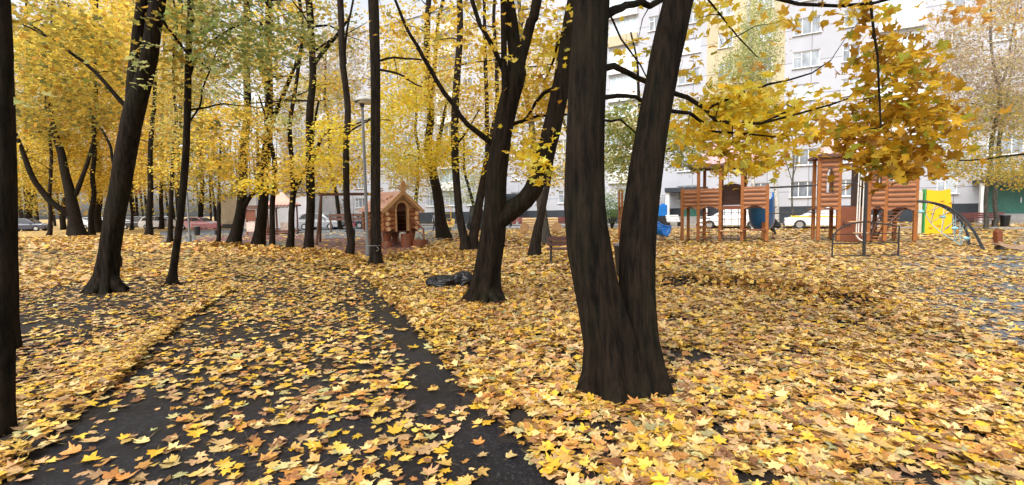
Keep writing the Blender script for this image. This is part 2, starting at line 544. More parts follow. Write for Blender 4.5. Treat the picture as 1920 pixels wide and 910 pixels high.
def asphalt_mat(name, lo, hi, rough=(.38, .6), grain=220):
    m, n, b = new_mat(name)
    v = coords(n)
    f = noise(n, v, 1.1, 5); g = noise(n, v, grain, 2)
    r = ramp(n, [(.3, lo), (.7, hi)])
    ad = n.nodes.new('ShaderNodeMath'); ad.operation = 'ADD'
    ml = n.nodes.new('ShaderNodeMath'); ml.operation = 'MULTIPLY_ADD'
    n.links.new(g, ml.inputs[0]); ml.inputs[1].default_value = .5; ml.inputs[2].default_value = -.25
    n.links.new(f, ad.inputs[0]); n.links.new(ml.outputs[0], ad.inputs[1])
    n.links.new(ad.outputs[0], r.inputs[0]); n.links.new(r.outputs[0], b.inputs['Base Color'])
    rr = n.nodes.new('ShaderNodeMapRange'); rr.inputs[1].default_value = .35; rr.inputs[2].default_value = .65
    rr.inputs[3].default_value = rough[0]; rr.inputs[4].default_value = rough[1]
    n.links.new(noise(n, v, 2.2, 3), rr.inputs[0]); n.links.new(rr.outputs[0], b.inputs['Roughness'])
    vg = n.nodes.new('ShaderNodeTexVoronoi'); vg.inputs['Scale'].default_value = 75
    n.links.new(v, vg.inputs['Vector'])
    sg = n.nodes.new('ShaderNodeSeparateColor'); n.links.new(vg.outputs['Color'], sg.inputs[0])
    rg = ramp(n, [(0.0, (.55, .55, .55)), (.6, (1, 1, 1)), (.86, (1.0, 1.0, 1.0)), (.9, (3.2, 3.0, 2.8))])
    n.links.new(sg.outputs[1], rg.inputs[0])
    mg = n.nodes.new('ShaderNodeMix'); mg.data_type = 'RGBA'; mg.blend_type = 'MULTIPLY'; mg.inputs[0].default_value = .8
    n.links.new(r.outputs[0], mg.inputs[6]); n.links.new(rg.outputs[0], mg.inputs[7]); n.links.new(mg.outputs[2], b.inputs['Base Color'])
    b.inputs['Specular IOR Level'].default_value = 0.28
    bump(n, b, g, 0.6, 0.006)
    return m
gm = ground_mat(); sm = soil_mat()
near_leaf = np_mesh('ground', np.stack([GX.ravel(), GY.ravel(), GZ.ravel()], -1), quads, 4, sm, smooth=True)
near_leaf.data.materials.append(gm)
qc = (GX.ravel()[quads].mean(1), GY.ravel()[quads].mean(1))
far_q = (np.hypot(*qc) > 15)
near_leaf.data.polygons.foreach_set('material_index', far_q.astype(np.int32))
tag(near_leaf, kind='structure')

def sheet(name, poly, z, m):
    import bmesh
    bm = bmesh.new()
    P = [p for i, p in enumerate(poly) if i == 0 or (abs(p[0] - poly[i - 1][0]) + abs(p[1] - poly[i - 1][1])) > 1e-4]
    if abs(P[0][0] - P[-1][0]) + abs(P[0][1] - P[-1][1]) < 1e-4: P = P[:-1]
    f = bm.faces.new([bm.verts.new((x, y, z)) for x, y in P])
    bmesh.ops.triangulate(bm, faces=[f])
    bmesh.ops.recalc_face_normals(bm, faces=bm.faces)
    if bm.faces[:][0].normal.z < 0: bmesh.ops.reverse_faces(bm, faces=bm.faces)
    me = bpy.data.meshes.new(name); bm.to_mesh(me); bm.free()
    return tag(link_mesh(name, me, m, None, False), kind='structure')
M_ASPH = asphalt_mat('damp_asphalt', (.005, .005, .007), (.016, .016, .020))
M_RUBG = asphalt_mat('grey_rubber_paving', (.09, .105, .12), (.15, .17, .19), (.5, .7), 120)
M_RUBM = asphalt_mat('maroon_rubber_paving', (.11, .055, .055), (.18, .09, .085), (.5, .7), 120)
M_ROAD = asphalt_mat('grey_asphalt', (.06, .06, .062), (.10, .10, .105), (.5, .7), 100)
sheet('asphalt_path', PATH, 0.010, M_ASPH)
sheet('playground_surface', PLAY, 0.006, M_RUBG)
for q in MAROON: sheet('maroon_surface', q, 0.012, M_RUBM)
sheet('dirt_patch', DIRT, 0.004, sm)

# ------------------------------------------------------------------ leaf litter
def density(x, y):
    """0..1 share of the full cover, what it is made of depends on where one stands"""
    P = np.stack([x, y, 0 * x], -1)
    px, py = proj(P)
    d = np.full(len(x), 1.0)
    n1 = vnoise(x, y, 0, .55, 21); n2 = vnoise(x, y, 0, 1.6, 22); n3 = vnoise(x, y, 0, .22, 23)
    d *= np.clip(.25 + 1.25 * n1, .22, 1.0)
    d *= np.where(n3 > .86, .15, 1)
    inp = in_poly(x, y, PATH)
    r = np.hypot(x, y)
    dp = np.interp(r, [2.5, 4, 6, 8.5, 11, 16], [.135, .15, .165, .195, .24, .36]) * np.clip(.35 + 1.3 * n2, .4, 1.35) * (.55 + .9 * n1)
    redge = seg_dist(x, y, R_COARSE)
    dp *= np.interp(redge, [0, .04, .12, .30, .46], [.5, .18, .12, .25, 1]) ** np.where(r < 12.5, 1.0, .2)
    ledge = seg_dist(x, y, L_EDGE)
    dp = np.where((ledge < .5) & (r < 9), dp * .8, dp)
    d = np.where(inp, dp, d)
    ind = in_poly(x, y, DIRT) & ~inp
    dd = np.interp(ledge, [0, .35, .7, 1.6], [1.0, .75, .34, .15]) * (.4 + 1.2 * n1)
    cx = np.interp(py, [520, 600, 720], [.8, .35, .8])
    d = np.where(ind, np.maximum(dd, .07) * np.clip(cx + (px - 330) / -900, .6, 1.5), d)
    inpl = in_poly(x, y, PLAY)
    dl = np.interp(px, [300, 640, 800, 900, 1000, 1200, 1500, 1700, 1900], [.06, .045, .10, .35, .7, .75, .8, .55, .42]) * (.5 + .9 * n2)
    dl = np.where((px > 1500) & (py > 480), np.interp(px, [1600, 1700, 1800, 1950], [.8, .42, .24, .18]) * (.3 + 1.5 * n1 * n2 * 2), dl)
    d = np.where(inpl, dl, d)
    for g, wx, a in ((GAP1, .42, .93), (GAP2, .22, .7), (ground(1010, 690)[:2], .12, .5)):
        rr = np.hypot((x - g[0]) / 1.35, y - g[1]) / wx
        d *= 1 - a * np.exp(-rr ** 2) * np.clip(2.2 * n1, .25, 1)
    return np.clip(d, 0, 1), inp, inpl, ind
def scatter(name, y0, y1, dens, size, lod, tilt, pal, petiole, xk=1.16, xm=1.6, pilot=1.0):
    area = (xk * (y1 ** 2 - y0 ** 2) + 2 * xm * (y1 - y0))
    n = int(area * dens)
    y = np.sqrt(RNG.uniform(max(y0, 0) ** 2, y1 ** 2, int(n * 1.3)))
    x = RNG.uniform(-1, 1, len(y)) * (xk * y + xm)
    d, inp, inpl, ind = density(x, y)
    k = RNG.uniform(0, 1, len(x)) < d
    x, y, d, inp, inpl, ind = x[k], y[k], d[k], inp[k], inpl[k], ind[k]
    thin = inp | inpl | ind
    h = hgt(x, y)
    S = RNG.normal(size, size * .30, len(x)); S = np.clip(S, size * .45, size * 1.6)
    z = h + np.where(thin, .014 + RNG.uniform(0, .012, len(x)), .012 + RNG.uniform(0, .045, len(x)) * np.clip(d, .3, 1))
    rid = np.zeros(len(x))
    for ln, a, wd in RIDGES[:3]:
        rid = np.maximum(rid, np.exp(-(seg_dist(x, y, ln) / (wd * 1.3)) ** 2))
    z = z + rid * RNG.uniform(0, .06, len(x))
    tl = np.where(thin, tilt * .35, tilt) + rid * .45
    cols = pick_cols(len(x), pal)
    rc = pick_cols(len(x), 'ridge')
    ed = np.exp(-(np.minimum(seg_dist(x, y, RIDGES[3][0]), seg_dist(x, y, RIDGES[4][0])) / .2) ** 2)
    near_l = (RNG.uniform(0, 1, len(x)) < np.maximum(rid * .85, ed * .6))
    cols[near_l] = rc[near_l]
    tone = .88 + .26 * vnoise(x, y, 0, 1.1, 31)
    cols = np.clip(cols * tone[:, None], .01, .9)
    C = np.stack([x, y, z], -1)
    return C, S, tl, cols
def litter(name, parts, m):
    pass
bands = [('a', 1.1, 5.5, 580, .102, 0, .26, True), ('b', 5.5, 11.0, 480, .103, 1, .28, False), ('c', 11, 20, 240, .145, 2, .34, False), ('d', 20, 40, 75, .24, 2, .34, False)]
for nm, y0, y1, dn, sz, lod, tl_, pt in bands:
    C, S, tl, cols = scatter(nm, y0, y1, dn, sz, lod, tl_, 'litter', pt)
    V, fc, pl, nper = leaf_arrays(C, S, lod, tl, RNG, .32, pt)
    o = np_mesh('leaf_litter', V, fc, nper, M_LITTER, None, np.repeat(cols, pl, 0))
    tag(o, kind='stuff')

# small leaflets, scraps and twigs between the big leaves
C, S, tl, cols = scatter('bits', 1.1, 8.0, 190, .055, 3, .3, 'ridge', False)
V, fc, pl, nper = leaf_arrays(C, S, 3, tl, RNG, .4)
tag(np_mesh('leaf_scraps', V, fc, nper, M_LITTER, None, np.repeat(cols * .9, pl, 0)), kind='stuff')
tw = MB()
for k in range(150):
    y = math.sqrt(random.uniform(1.5, 11 ** 2)); x = random.uniform(-1, 1) * (1.1 * y + .5)
    a = random.uniform(0, PI); L = random.uniform(.08, .38); h = float(hgt([x], [y])[0]) + .03
    p0 = (x, y, h); p1 = (x + L * .5 * math.cos(a), y + L * .5 * math.sin(a), h + .012); p2 = (x + L * math.cos(a + .3), y + L * math.sin(a + .3), h)
    tw.tube([p0, p1, p2], [.004, .003, .0015], 4)
tag(tw.build('fallen_twigs', M_TWIG, fix=False), kind='stuff')
# ------------------------------------------------------------------ apartment building
BA = np.array([-7.5, 60.0]); BU = np.array([1.0, -.556]); BU = BU / np.linalg.norm(BU)
BROT = math.atan2(BU[1], BU[0])
def bs_from_px(px):                       # distance along the facade seen in photo column px
    k = (px - 960) / F
    return (k * BA[1] - BA[0]) / (BU[0] - k * BU[1])
S0, S1 = -34.0, 75.0
FL, Z0, NF = 2.8, 1.45, 9
def wall_mat(name, c, seam=True):
    m, n, b = new_mat(name)
    v = coords(n)
    f = noise(n, v, .35, 6, .7)
    lo = tuple(a * .86 for a in c)
    r = ramp(n, [(.3, lo), (.65, c)])
    n.links.new(f, r.inputs[0])
    sx = n.nodes.new('ShaderNodeSeparateXYZ'); n.links.new(v, sx.inputs[0])
    cb = n.nodes.new('ShaderNodeCombineXYZ'); n.links.new(sx.outputs[0], cb.inputs[0]); n.links.new(sx.outputs[2], cb.inputs[1])
    br = n.nodes.new('ShaderNodeTexBrick'); br.offset = 0; br.inputs['Scale'].default_value = 1
    br.inputs['Brick Width'].default_value = 3.2; br.inputs['Row Height'].default_value = 2.8; br.inputs['Mortar Size'].default_value = .035
    br.inputs['Color1'].default_value = (1, 1, 1, 1); br.inputs['Color2'].default_value = (.93, .93, .93, 1); br.inputs['Mortar'].default_value = (.5, .5, .52, 1)
    n.links.new(cb.outputs[0], br.inputs['Vector'])
    mx = n.nodes.new('ShaderNodeMix'); mx.data_type = 'RGBA'; mx.blend_type = 'MULTIPLY'; mx.inputs[0].default_value = 1 if seam else 0
    n.links.new(r.outputs[0], mx.inputs[6]); n.links.new(br.outputs[0], mx.inputs[7])
    n.links.new(mx.outputs[2], b.inputs['Base Color'])
    b.inputs['Roughness'].default_value = .85
    bump(n, b, noise(n, v, 30, 3), .15, .01)
    return m
M_WALL = wall_mat('painted_wall_panels', (.45, .46, .51))
M_WALLY = wall_mat('yellow_wall_panels', (.50, .43, .29))
M_PLINTH = mat('plinth_paint', (.020, .028, .038), .7, .3, 2)
M_WHITE = mat('white_frame_paint', (.72, .72, .72), .45, .08, 5)
M_GREEN = mat('green_door_paint', (.015, .10, .07), .5, .2, 4)
M_DARK = mat('dark_metal', (.02, .02, .022), .5, .3, 8)
def pane_mat(name, lo, hi, rough=.12):
    m, n, b = new_mat(name)
    oi = n.nodes.new('ShaderNodeObjectInfo')
    v = coords(n, (1.2, 1, .5))
    f = noise(n, v, 1.8, 2)
    ad = n.nodes.new('ShaderNodeMath'); ad.operation = 'MULTIPLY_ADD'; ad.inputs[1].default_value = .6
    n.links.new(oi.outputs['Random'], ad.inputs[0]); 
    sb = n.nodes.new('ShaderNodeMath'); sb.operation = 'SUBTRACT'; n.links.new(f, sb.inputs[0]); sb.inputs[1].default_value = .3
    n.links.new(sb.outputs[0], ad.inputs[2])
    r = ramp(n, [(.15, lo), (.55, tuple((a + c) / 2 for a, c in zip(lo, hi))), (.8, hi)])
    n.links.new(ad.outputs[0], r.inputs[0]); n.links.new(r.outputs[0], b.inputs['Base Color'])
    b.inputs['Roughness'].default_value = rough
    return m
M_PANE = pane_mat('window_glass', (.10, .115, .135), (.48, .53, .58))
M_PANEB = pane_mat('balcony_glass', (.30, .38, .43), (.62, .72, .78), .08)

bld = empty('apartment_building', (BA[0], BA[1], 0), BROT, 'long pale grey nine storey panel apartment block with white window frames behind the playground', 'building')
HT = Z0 + NF * FL
# wall with real window openings: built as strips round each opening
cols_ = []                                # (s, width, kind)
s = S0 + 1.6
mod = 3.2
i = 0
yel = (bs_from_px(1338), bs_from_px(1452))
while s < S1 - 1:
    k = i % 7
    if k == 3: kind = 'balcony'
    elif k in (1, 5): kind = 'wide'
    else: kind = 'narrow'
    cols_.append((s, kind)); s += mod; i += 1
WW = {'narrow': 1.25, 'wide': 2.0, 'balcony': 2.9}
wall = MB(); wally = MB()
def quad(mb, a0, a1, z0, z1, y):
    if a1 - a0 < 1e-4 or z1 - z0 < 1e-4: return
    mb.add([(a0, y, z0), (a1, y, z0), (a1, y, z1), (a0, y, z1)], [(0, 1, 2, 3)])
def is_yel(s): return yel[0] < s < yel[1]
windows = []
for s, kind in cols_:
    mb = wally if is_yel(s) else wall
    a0, a1 = s - mod / 2, s + mod / 2
    for fl in range(NF):
        zf = Z0 + fl * FL
        wd = WW[kind]; zs, zt = zf + .85, zf + 2.25
        mbf = mb if (is_yel(s) and fl >= 3) or not is_yel(s) else wall
        if kind == 'balcony' and fl == 0: wd = 1.6
        b0, b1 = s - wd / 2, s + wd / 2
        if kind == 'balcony' and fl > 0: zs, zt = zf + 1.0, zf + 2.55
        quad(mbf, a0, b0, zf, zf + FL, 0); quad(mbf, b1, a1, zf, zf + FL, 0)
        quad(mbf, b0, b1, zf, zs, 0); quad(mbf, b0, b1, zt, zf + FL, 0)
        rv = .16                          # reveal
        mbf.add([(b0, 0, zs), (b1, 0, zs), (b1, 0, zt), (b0, 0, zt), (b0, rv, zs), (b1, rv, zs), (b1, rv, zt), (b0, rv, zt)],
                [(0, 1, 5, 4), (1, 2, 6, 5), (2, 3, 7, 6), (3, 0, 4, 7)])
        windows.append((s, fl, kind if not (kind == 'balcony' and fl == 0) else 'narrow', wd, zs, zt))
s_lo, s_hi = cols_[0][0] - mod / 2, cols_[-1][0] + mod / 2
D = 12.0
wall.add([(s_lo, 0, Z0), (s_lo, D, Z0), (s_lo, D, HT), (s_lo, 0, HT)], [(0, 1, 2, 3)])
wall.add([(s_hi, 0, Z0), (s_hi, D, Z0), (s_hi, D, HT), (s_hi, 0, HT)], [(0, 3, 2, 1)])
wall.add([(s_lo, D, 0), (s_hi, D, 0), (s_hi, D, HT), (s_lo, D, HT)], [(0, 3, 2, 1)])
wall.box((s_lo + s_hi) / 2, -.02, HT + .5, s_hi - s_lo + .3, .34, 1.0)      # parapet
wall.box((s_lo + s_hi) / 2, D / 2, HT - .1, s_hi - s_lo, D - .4, .2)
wall.build('wall', M_WALL, bld, fix=False)
wally.build('wall', M_WALLY, bld, fix=False)
MB().box((s_lo + s_hi) / 2, D / 2 - .06, Z0 / 2 + .03, s_hi - s_lo + .02, D - .1, Z0 + .06).build('plinth', M_PLINTH, bld)
def window_mesh(mb, pn, s, kind, wd, zs, zt, y=.12):
    b0, b1 = s - wd / 2, s + wd / 2
    t = .07
    zc, hh = (zs + zt) / 2, zt - zs
    mb.box(b0 + t / 2, y, zc, t, .06, hh); mb.box(b1 - t / 2, y, zc, t, .06, hh)
    mb.box(s, y, zt - t / 2, wd - 2 * t, .06, t); mb.box(s, y, zs + t / 2, wd - 2 * t, .06, t)
    div = {'narrow': [.42], 'wide': [.33, .67], 'balcony': [.25, .5, .75]}[kind]
    for q in div: mb.box(b0 + wd * q, y - .005, zc, .07, .05, hh - 2 * t)
    if kind != 'balcony':
        mb.box(b0 + wd * div[0] / 2, y - .004, zs + hh * .68, wd * div[0] - t, .045, .05)
        mb.box(s, -.06, zs - .03, wd + .16, .2, .05)
    pn.box(s, y + .012, zc, wd - 2 * t, .01, hh - 2 * t)
vis = []
for wi in windows:
    s, fl = wi[0], wi[1]
    P = np.array([BA[0] + BU[0] * s, BA[1] + BU[1] * s, wi[4] + .7])
    pxx, pyy = proj(P[None]); pxx, pyy = pxx[0], pyy[0]
    show = -20 < pyy < 420 and 560 < pxx < 1930 and P[1] > 5
    blocked = (1055 < pxx < 1140) or (1170 < pxx < 1235)
    vis.append((1 if show and not blocked else 0, -P[1], wi))
vis.sort(key=lambda t: (-t[0], -t[1]))
rest, restp = MB(), MB()
for k, (sh, _, (s, fl, kind, wd, zs, zt)) in enumerate(vis):
    if sh and k < 98:
        a, b_ = MB(), MB()
        window_mesh(a, b_, s, kind, wd, zs, zt)
        wo_ = a.build('window', M_WHITE, bld, fix=False)
        b_.build('pane', M_PANEB if kind == 'balcony' else M_PANE, wo_, fix=False)
    else:
        window_mesh(rest, restp, s, kind, wd, zs, zt)
o = tag(rest.build('distant_windows', M_WHITE, bld, fix=False), kind='stuff')
tag(restp.build('pane', M_PANE, o, fix=False), kind='stuff')
# enclosed balconies: boxes proud of the wall below the glazing
for (s, kind) in cols_:
    if kind != 'balcony': continue
    for fl in range(1, NF):
        zf = Z0 + fl * FL
        P = np.array([BA[0] + BU[0] * s, BA[1] + BU[1] * s, zf]); pxx, pyy = proj(P[None])
        if not (600 < pxx[0] < 1930 and -60 < pyy[0] < 420) or P[1] < 5: continue
        MB().box(s, -.16, zf + .5, 2.96, .3, .98).box(s, -.10, zf + .02, 3.1, .44, .1).build('balcony_parapet', M_WHITE if (fl + int(s)) % 3 else M_WALLY, bld, fix=False)
# ground floor extension with slatted balcony, entrances with canopy
def entrance(px, door_col, wd=1.5, stepm=None):
    s = bs_from_px(px)
    MB().box(s, -1.0, 3.15, 3.8, 2.0, .22).box(s, -1.98, 3.32, 3.84, .08, .3).build('canopy', M_PLINTH, bld)
    MB().box(s - 1.7, -1.6, 1.5, .34, .34, 3.0).build('pillar', M_WHITE, bld)
    MB().box(s + 1.7, -1.6, 1.5, .34, .34, 3.0).build('pillar', M_WHITE, bld)
    MB().box(s, -.9, .35, 3.4, 1.8, .7).box(s, -2.1, .17, 3.4, .6, .34).build('steps', stepm or mat('porch_paint', (.30, .07, .06), .7, .2, 3), bld)
    d = MB().box(s, -.12, 1.75, wd, .10, 2.15).build('door', door_col, bld, bevel=.01)
    MB().box(s + wd * .35, -.2, 1.7, .04, .06, .4).build('handle', M_WHITE, d)
entrance(958, M_GREEN)
M_CONC = mat('porch_concrete', (.22, .21, .20), .8, .2, 3)
entrance(1292, M_GREEN, 1.5, M_CONC)
entrance(1884, M_GREEN, 2.2, M_CONC)
s_ = bs_from_px(1215)
g = MB()
for k in range(26): g.box(s_ - 2.1 + k * .17, -1.0, 2.05, .10, .04, 1.0)
g.box(s_, -1.0, 2.58, 4.5, .08, .08).box(s_, -.5, 1.5, 4.5, 1.0, .12)
g.box(s_ - 2.1, -.9, .72, .2, .2, 1.44).box(s_ + 2.1, -.9, .72, .2, .2, 1.44)
g.build('slatted_balcony', mat('grey_slats', (.30, .30, .31), .6, .15, 5), bld)

# driveway + kerb + lawn strip along the block
def facade_pt(s, out):                    # out: metres in front of the wall
    nrm = np.array([BU[1], -BU[0]])       # points to the camera side
    return BA + BU * s + nrm * out
def strip(name, s0, s1, o0, o1, z, m):
    return sheet(name, [tuple(facade_pt(s0, o0)), tuple(facade_pt(s0, o1)), tuple(facade_pt(s1, o1)), tuple(facade_pt(s1, o0))], z, m)
strip('driveway_road', -60, 70, 5.0, 11.0, .008, M_ROAD)
M_KERB = mat('concrete_kerb', (.30, .29, .28), .8, .2, 6)
kb = MB()
for out in (4.9, 11.1):
    p0, p1 = facade_pt(-60, out), facade_pt(70, out)
    c = (p0 + p1) / 2
    kb.box(c[0], c[1], .07, np.linalg.norm(p1 - p0), .16, .14, BROT)
tag(kb.build('kerb', M_KERB), kind='structure')
M_LAWN = mat('faded_lawn', (.16, .17, .05), .9, .4, 3)
lawn = sheet('lawn', poly_w([(1715, 440), (1730, 420), (1920, 418), (2300, 420), (2300, 452), (1920, 444)]), .010, M_LAWN)

# ------------------------------------------------------------------ utility building (beige side, white front)
c0 = at(445, 404, 56)
ub = empty('utility_building', (c0[0], c0[1], 0), math.radians(-8), 'low flat roofed utility building with beige side wall and white front behind the leaning trees', 'building')
MB().add([(0, 0, 0), (9.2, 0, 0), (9.2, 0, 4.0), (0, 0, 4.0), (9.2, 6, 0), (9.2, 6, 4.0)], [(0, 1, 2, 3), (1, 4, 5, 2)]).build('wall', mat('white_plaster', (.70, .69, .72), .8, .08, 1), ub, fix=False)
MB().add([(0, 0, 0), (0, 0, 4.0), (-4.4, 2.6, 4.0), (-4.4, 2.6, 0), (0, 8, 4.0), (0, 8, 0), ], [(0, 1, 2, 3), (3, 2, 4, 5)]).build('side_wall', mat('beige_plaster', (.46, .38, .27), .85, .12, 1), ub, fix=False)
MB().prism([(-4.6, 2.4), (0, -.25), (9.4, -.25), (9.4, 6.2), (0, 8.2)], 4.0, 4.16, 'xy').build('roof', mat('roof_felt', (.10, .095, .09), .9, .2, 2), ub)
MB().prism([(-4.45, 2.55), (0, -.06), (.02, 0), (-4.4, 2.64)], 0.0, .5, 'xy').build('plinth', M_PLINTH, ub)
MB().box(4.4, -.03, 3.0, 3.6, .06, 1.2).build('sign_panel', mat('grey_panel', (.38, .40, .46), .6, .1, 3), ub)

# ------------------------------------------------------------------ cars
def arch(cx, r, z0, n=8):
    return [(cx - r * math.cos(PI * k / n), z0 + r * math.sin(PI * k / n)) for k in range(n + 1)]
def car(name, base, rz, paint, label, cat='car', kind='sedan', stripe=False, group='cars parked along the driveway'):
    L, W, H = (4.55, 1.78, 1.45) if kind == 'sedan' else (4.6, 1.85, 1.66)
    r = empty(name, (base[0], base[1], 0), rz, label, cat, group)
    hl = L / 2
    wx = 1.38
    if kind == 'sedan':
        belt = [(-hl, .55), (-hl + .03, .80), (-hl + .12, .98), (-1.55, 1.02), (.75, .98), (1.3, .93), (hl - .25, .80), (hl - .03, .66), (hl, .45)]
        roof = [(-1.62, 1.0), (-.95, 1.38), (-.5, 1.44), (.15, 1.44), (.50, 1.36), (1.2, .96)]
    else:
        belt = [(-hl, .55), (-hl + .03, .80), (-hl + .06, 1.02), (-1.55, 1.06), (.75, 1.02), (1.3, 1.0), (hl - .25, .88), (hl - .03, .74), (hl, .48)]
        roof = [(-2.2, 1.04), (-1.98, 1.45), (-1.6, 1.62), (.15, 1.66), (.55, 1.55), (1.25, 1.02)]
    bottom = [(hl - .05, .26)] + list(reversed(arch(wx, .36, .28))) + list(reversed(arch(-wx, .36, .28))) + [(-hl + .05, .28)]
    outline = belt + bottom
    m = MB()
    # body: three slices across so the sides tuck in
    n = len(outline)
    ys = [(-W / 2 + .06, .965), (-W / 2, 1.0), (-W / 2, 1.0), (W / 2, 1.0), (W / 2 - .06, .965)]
    vs = []; sl = [(-W / 2 + .02, 1.0, .03), (-W / 2, 1, 0), (W / 2, 1, 0), (W / 2 - .02, 1, .03)]
    prof = [(-W / 2 + .13, .93), (-W / 2 + .03, .985), (-W / 2, 1.0), (W / 2, 1.0), (W / 2 - .03, .985), (W / 2 - .13, .93)]
    prof = [(-W / 2, 0), (-W / 2 + .05, 1), (-W / 2 + .16, 2), (W / 2 - .16, 2), (W / 2 - .05, 1), (W / 2, 0)]
    for y, lv in prof:
        for x, z in outline:
            if lv == 0: zz = min(z, .80); xx = x * .985
            elif lv == 1: zz = min(z, .93); xx = x * .995
            else: zz = z; xx = x
            vs.append((xx, y, zz))
    fs = [tuple(range(n - 1, -1, -1)), tuple(range(5 * n, 6 * n))]
    for a in range(5):
        for k in range(n):
            k2 = (k + 1) % n
            fs.append((a * n + k, a * n + k2, (a + 1) * n + k2, (a + 1) * n + k))
    m.add(vs, fs)
    body = m.build('body', paint, r, bevel=.012)
    # cabin
    nr = len(roof); wt, wb = W / 2 - .26, W / 2 - .10
    def ring(sgn, ins=0.0):
        out = []
        for x, z in roof:
            t = (z - 1.0) / .45
            out.append((x * (1 - ins * .02), sgn * (wb + (wt - wb) * max(0, min(1, t)) - ins), z - ins * .0))
        return out
    a, b_ = ring(-1), ring(1)
    cab = MB().add(a + b_, [tuple(range(nr)), tuple(range(2 * nr - 1, nr - 1, -1))] + [(k, k + nr, k + nr + 1, k + 1) for k in range(nr - 1)])
    cab.build('cabin', paint, r, smooth=False, bevel=.03)
    # side, front and rear glass set proud of the cabin by millimetres
    def inset(pts, k=.80):
        cx = sum(p[0] for p in pts) / len(pts); cz = sum(p[2] for p in pts) / len(pts)
        return [((p[0] - cx) * (k + .06) + cx, p[1] * 1.0, (p[2] - cz) * k + cz) for p in pts]
    for sg in (-1, 1):
        q = inset(ring(sg))
        mid = (roof[0][0] + roof[-1][0]) / 2 - .05
        g = MB()
        for xa, xb in ((-9, mid - .03), (mid + .03, 9)):
            # clip the outline to one door
            poly = []
            Q = q + [q[0]]
            for (p, p2) in zip(Q[:-1], Q[1:]):
                ins = xa <= p[0] <= xb
                if ins: poly.append(p)
                for xc in (xa, xb):
                    if (p[0] - xc) * (p2[0] - xc) < 0:
                        t = (xc - p[0]) / (p2[0] - p[0]); poly.append(tuple(p[i] + t * (p2[i] - p[i]) for i in range(3)))
            if len(poly) >= 3:
                pp = [(x, y + sg * (.012 + .0), z) for x, y, z in poly]
                g.add(pp, [tuple(range(len(pp)))])
        g.build('side_window', M_CARGL, r, fix=False)
    for e, i0, i1 in (('rear_window', 0, 1), ('windscreen', nr - 2, nr - 1)):
        p, q = roof[i0], roof[i1]
        k = .1
        dx = -.012 if e == 'rear_window' else .014
        y0, y1 = (wb - .08, wt - .04) if e == 'rear_window' else (wt - .04, wb - .08)
        p_ = (p[0] + (q[0] - p[0]) * k + dx, p[1] + (q[1] - p[1]) * k + .012); q_ = (q[0] + (p[0] - q[0]) * k + dx, q[1] + (p[1] - q[1]) * k + .012)
        MB().add([(p_[0], -y0, p_[1]), (p_[0], y0, p_[1]), (q_[0], y1, q_[1]), (q_[0], -y1, q_[1])], [(0, 1, 2, 3)]).build(e, M_CARGL, r, fix=False)
    for sx_ in (-wx, wx):
        for sy in (-1, 1):
            wl = MB().tube([(sx_, sy * (W / 2 - .22), .33), (sx_, sy * (W / 2 - .20), .33), (sx_, sy * (W / 2 - .03), .33), (sx_, sy * (W / 2 - .01), .33)], [.30, .33, .33, .30], 24).build('wheel', M_TYRE, r)
            rm = MB().tube([(sx_, sy * (W / 2 - .02), .33), (sx_, sy * (W / 2 + .002), .33)], [.205, .19], 20)
            rm.build('rim', M_RIM, wl)
    for sy in (-1, 1):
        MB().box(-hl + .02, sy * (W / 2 - .26), .84 if kind == 'sedan' else .92, .08, .34, .16).build('tail_light', mat('red_lens', (.42, .015, .015), .25, .1, 5), r, bevel=.02)
        MB().box(hl - .12, sy * (W / 2 - .30), .70 if kind == 'sedan' else .78, .16, .32, .12).build('headlight', mat('clear_lens', (.6, .62, .64), .15, .1, 5), r, bevel=.02)
        MB().box(.82, sy * (W / 2 + .06), 1.0, .12, .16, .11).build('mirror', paint, r, bevel=.02)
    MB().box(-hl - .006, 0, .66, .02, .5, .11).build('number_plate', M_WHITE, r)
    MB().box(-hl + .02, 0, .36, .12, W - .2, .18).build('bumper', M_DARK, r, bevel=.02)
    MB().box(hl - .04, 0, .34, .12, W - .3, .16).build('bumper', M_DARK, r, bevel=.02)
    if stripe:
        for sy in (-1, 1):
            MB().box(-.1, sy * (W / 2 - .008), .865, 3.9, .05, .085).build('side_stripe', mat('yellow_stripe', (.75, .48, .02), .4, .05, 5), r)
    return r
M_CARGL = pane_mat('car_glass', (.012, .014, .016), (.05, .055, .06), .05)
M_TYRE = mat('tyre_rubber', (.02, .02, .02), .8, .2, 10)
M_RIM = mat('alloy_rim', (.45, .45, .46), .3, .1, 6, metal=.8)
def paint(name, c):
    return mat(name, c, .28, .04, 3, bmp=0, coat=.6)
P_WHITE, P_SILV, P_NAVY, P_BLK, P_RED = paint('white_paint', (.72, .72, .72)), paint('silver_paint', (.50, .52, .54)), paint('navy_paint', (.025, .03, .055)), paint('black_paint', (.018, .018, .02)), paint('rose_paint', (.62, .30, .34))
def gp(px, Y):
    p = at(px, 400, Y); return (p[0], p[1])
def car_at(px, Y): return gp(px, Y)
FB = BROT
car('car', car_at(1545, 30.8), FB + PI, P_WHITE, 'white taxi with a yellow stripe along its doors, parked beyond the log towers', 'taxi', 'sedan', True)
car('car', car_at(1372, 33.5), FB + PI, P_WHITE, 'plain white sedan seen through the posts of the log play tower', 'car', 'sedan')
car('car', car_at(603, 47), FB + math.radians(20), paint('mid_grey_paint', (.24, .25, .27)), 'grey hatchback with raised rear, parked beside the dark blue sedan', 'car', 'suv')
car('car', car_at(650, 48), FB + math.radians(35), P_NAVY, 'dark blue sedan with red tail lights facing away near the swing', 'car', 'sedan')
car('car', car_at(700, 52), FB, P_SILV, 'pale silver sedan half hidden behind the lamp post and playhouse', 'car', 'sedan')
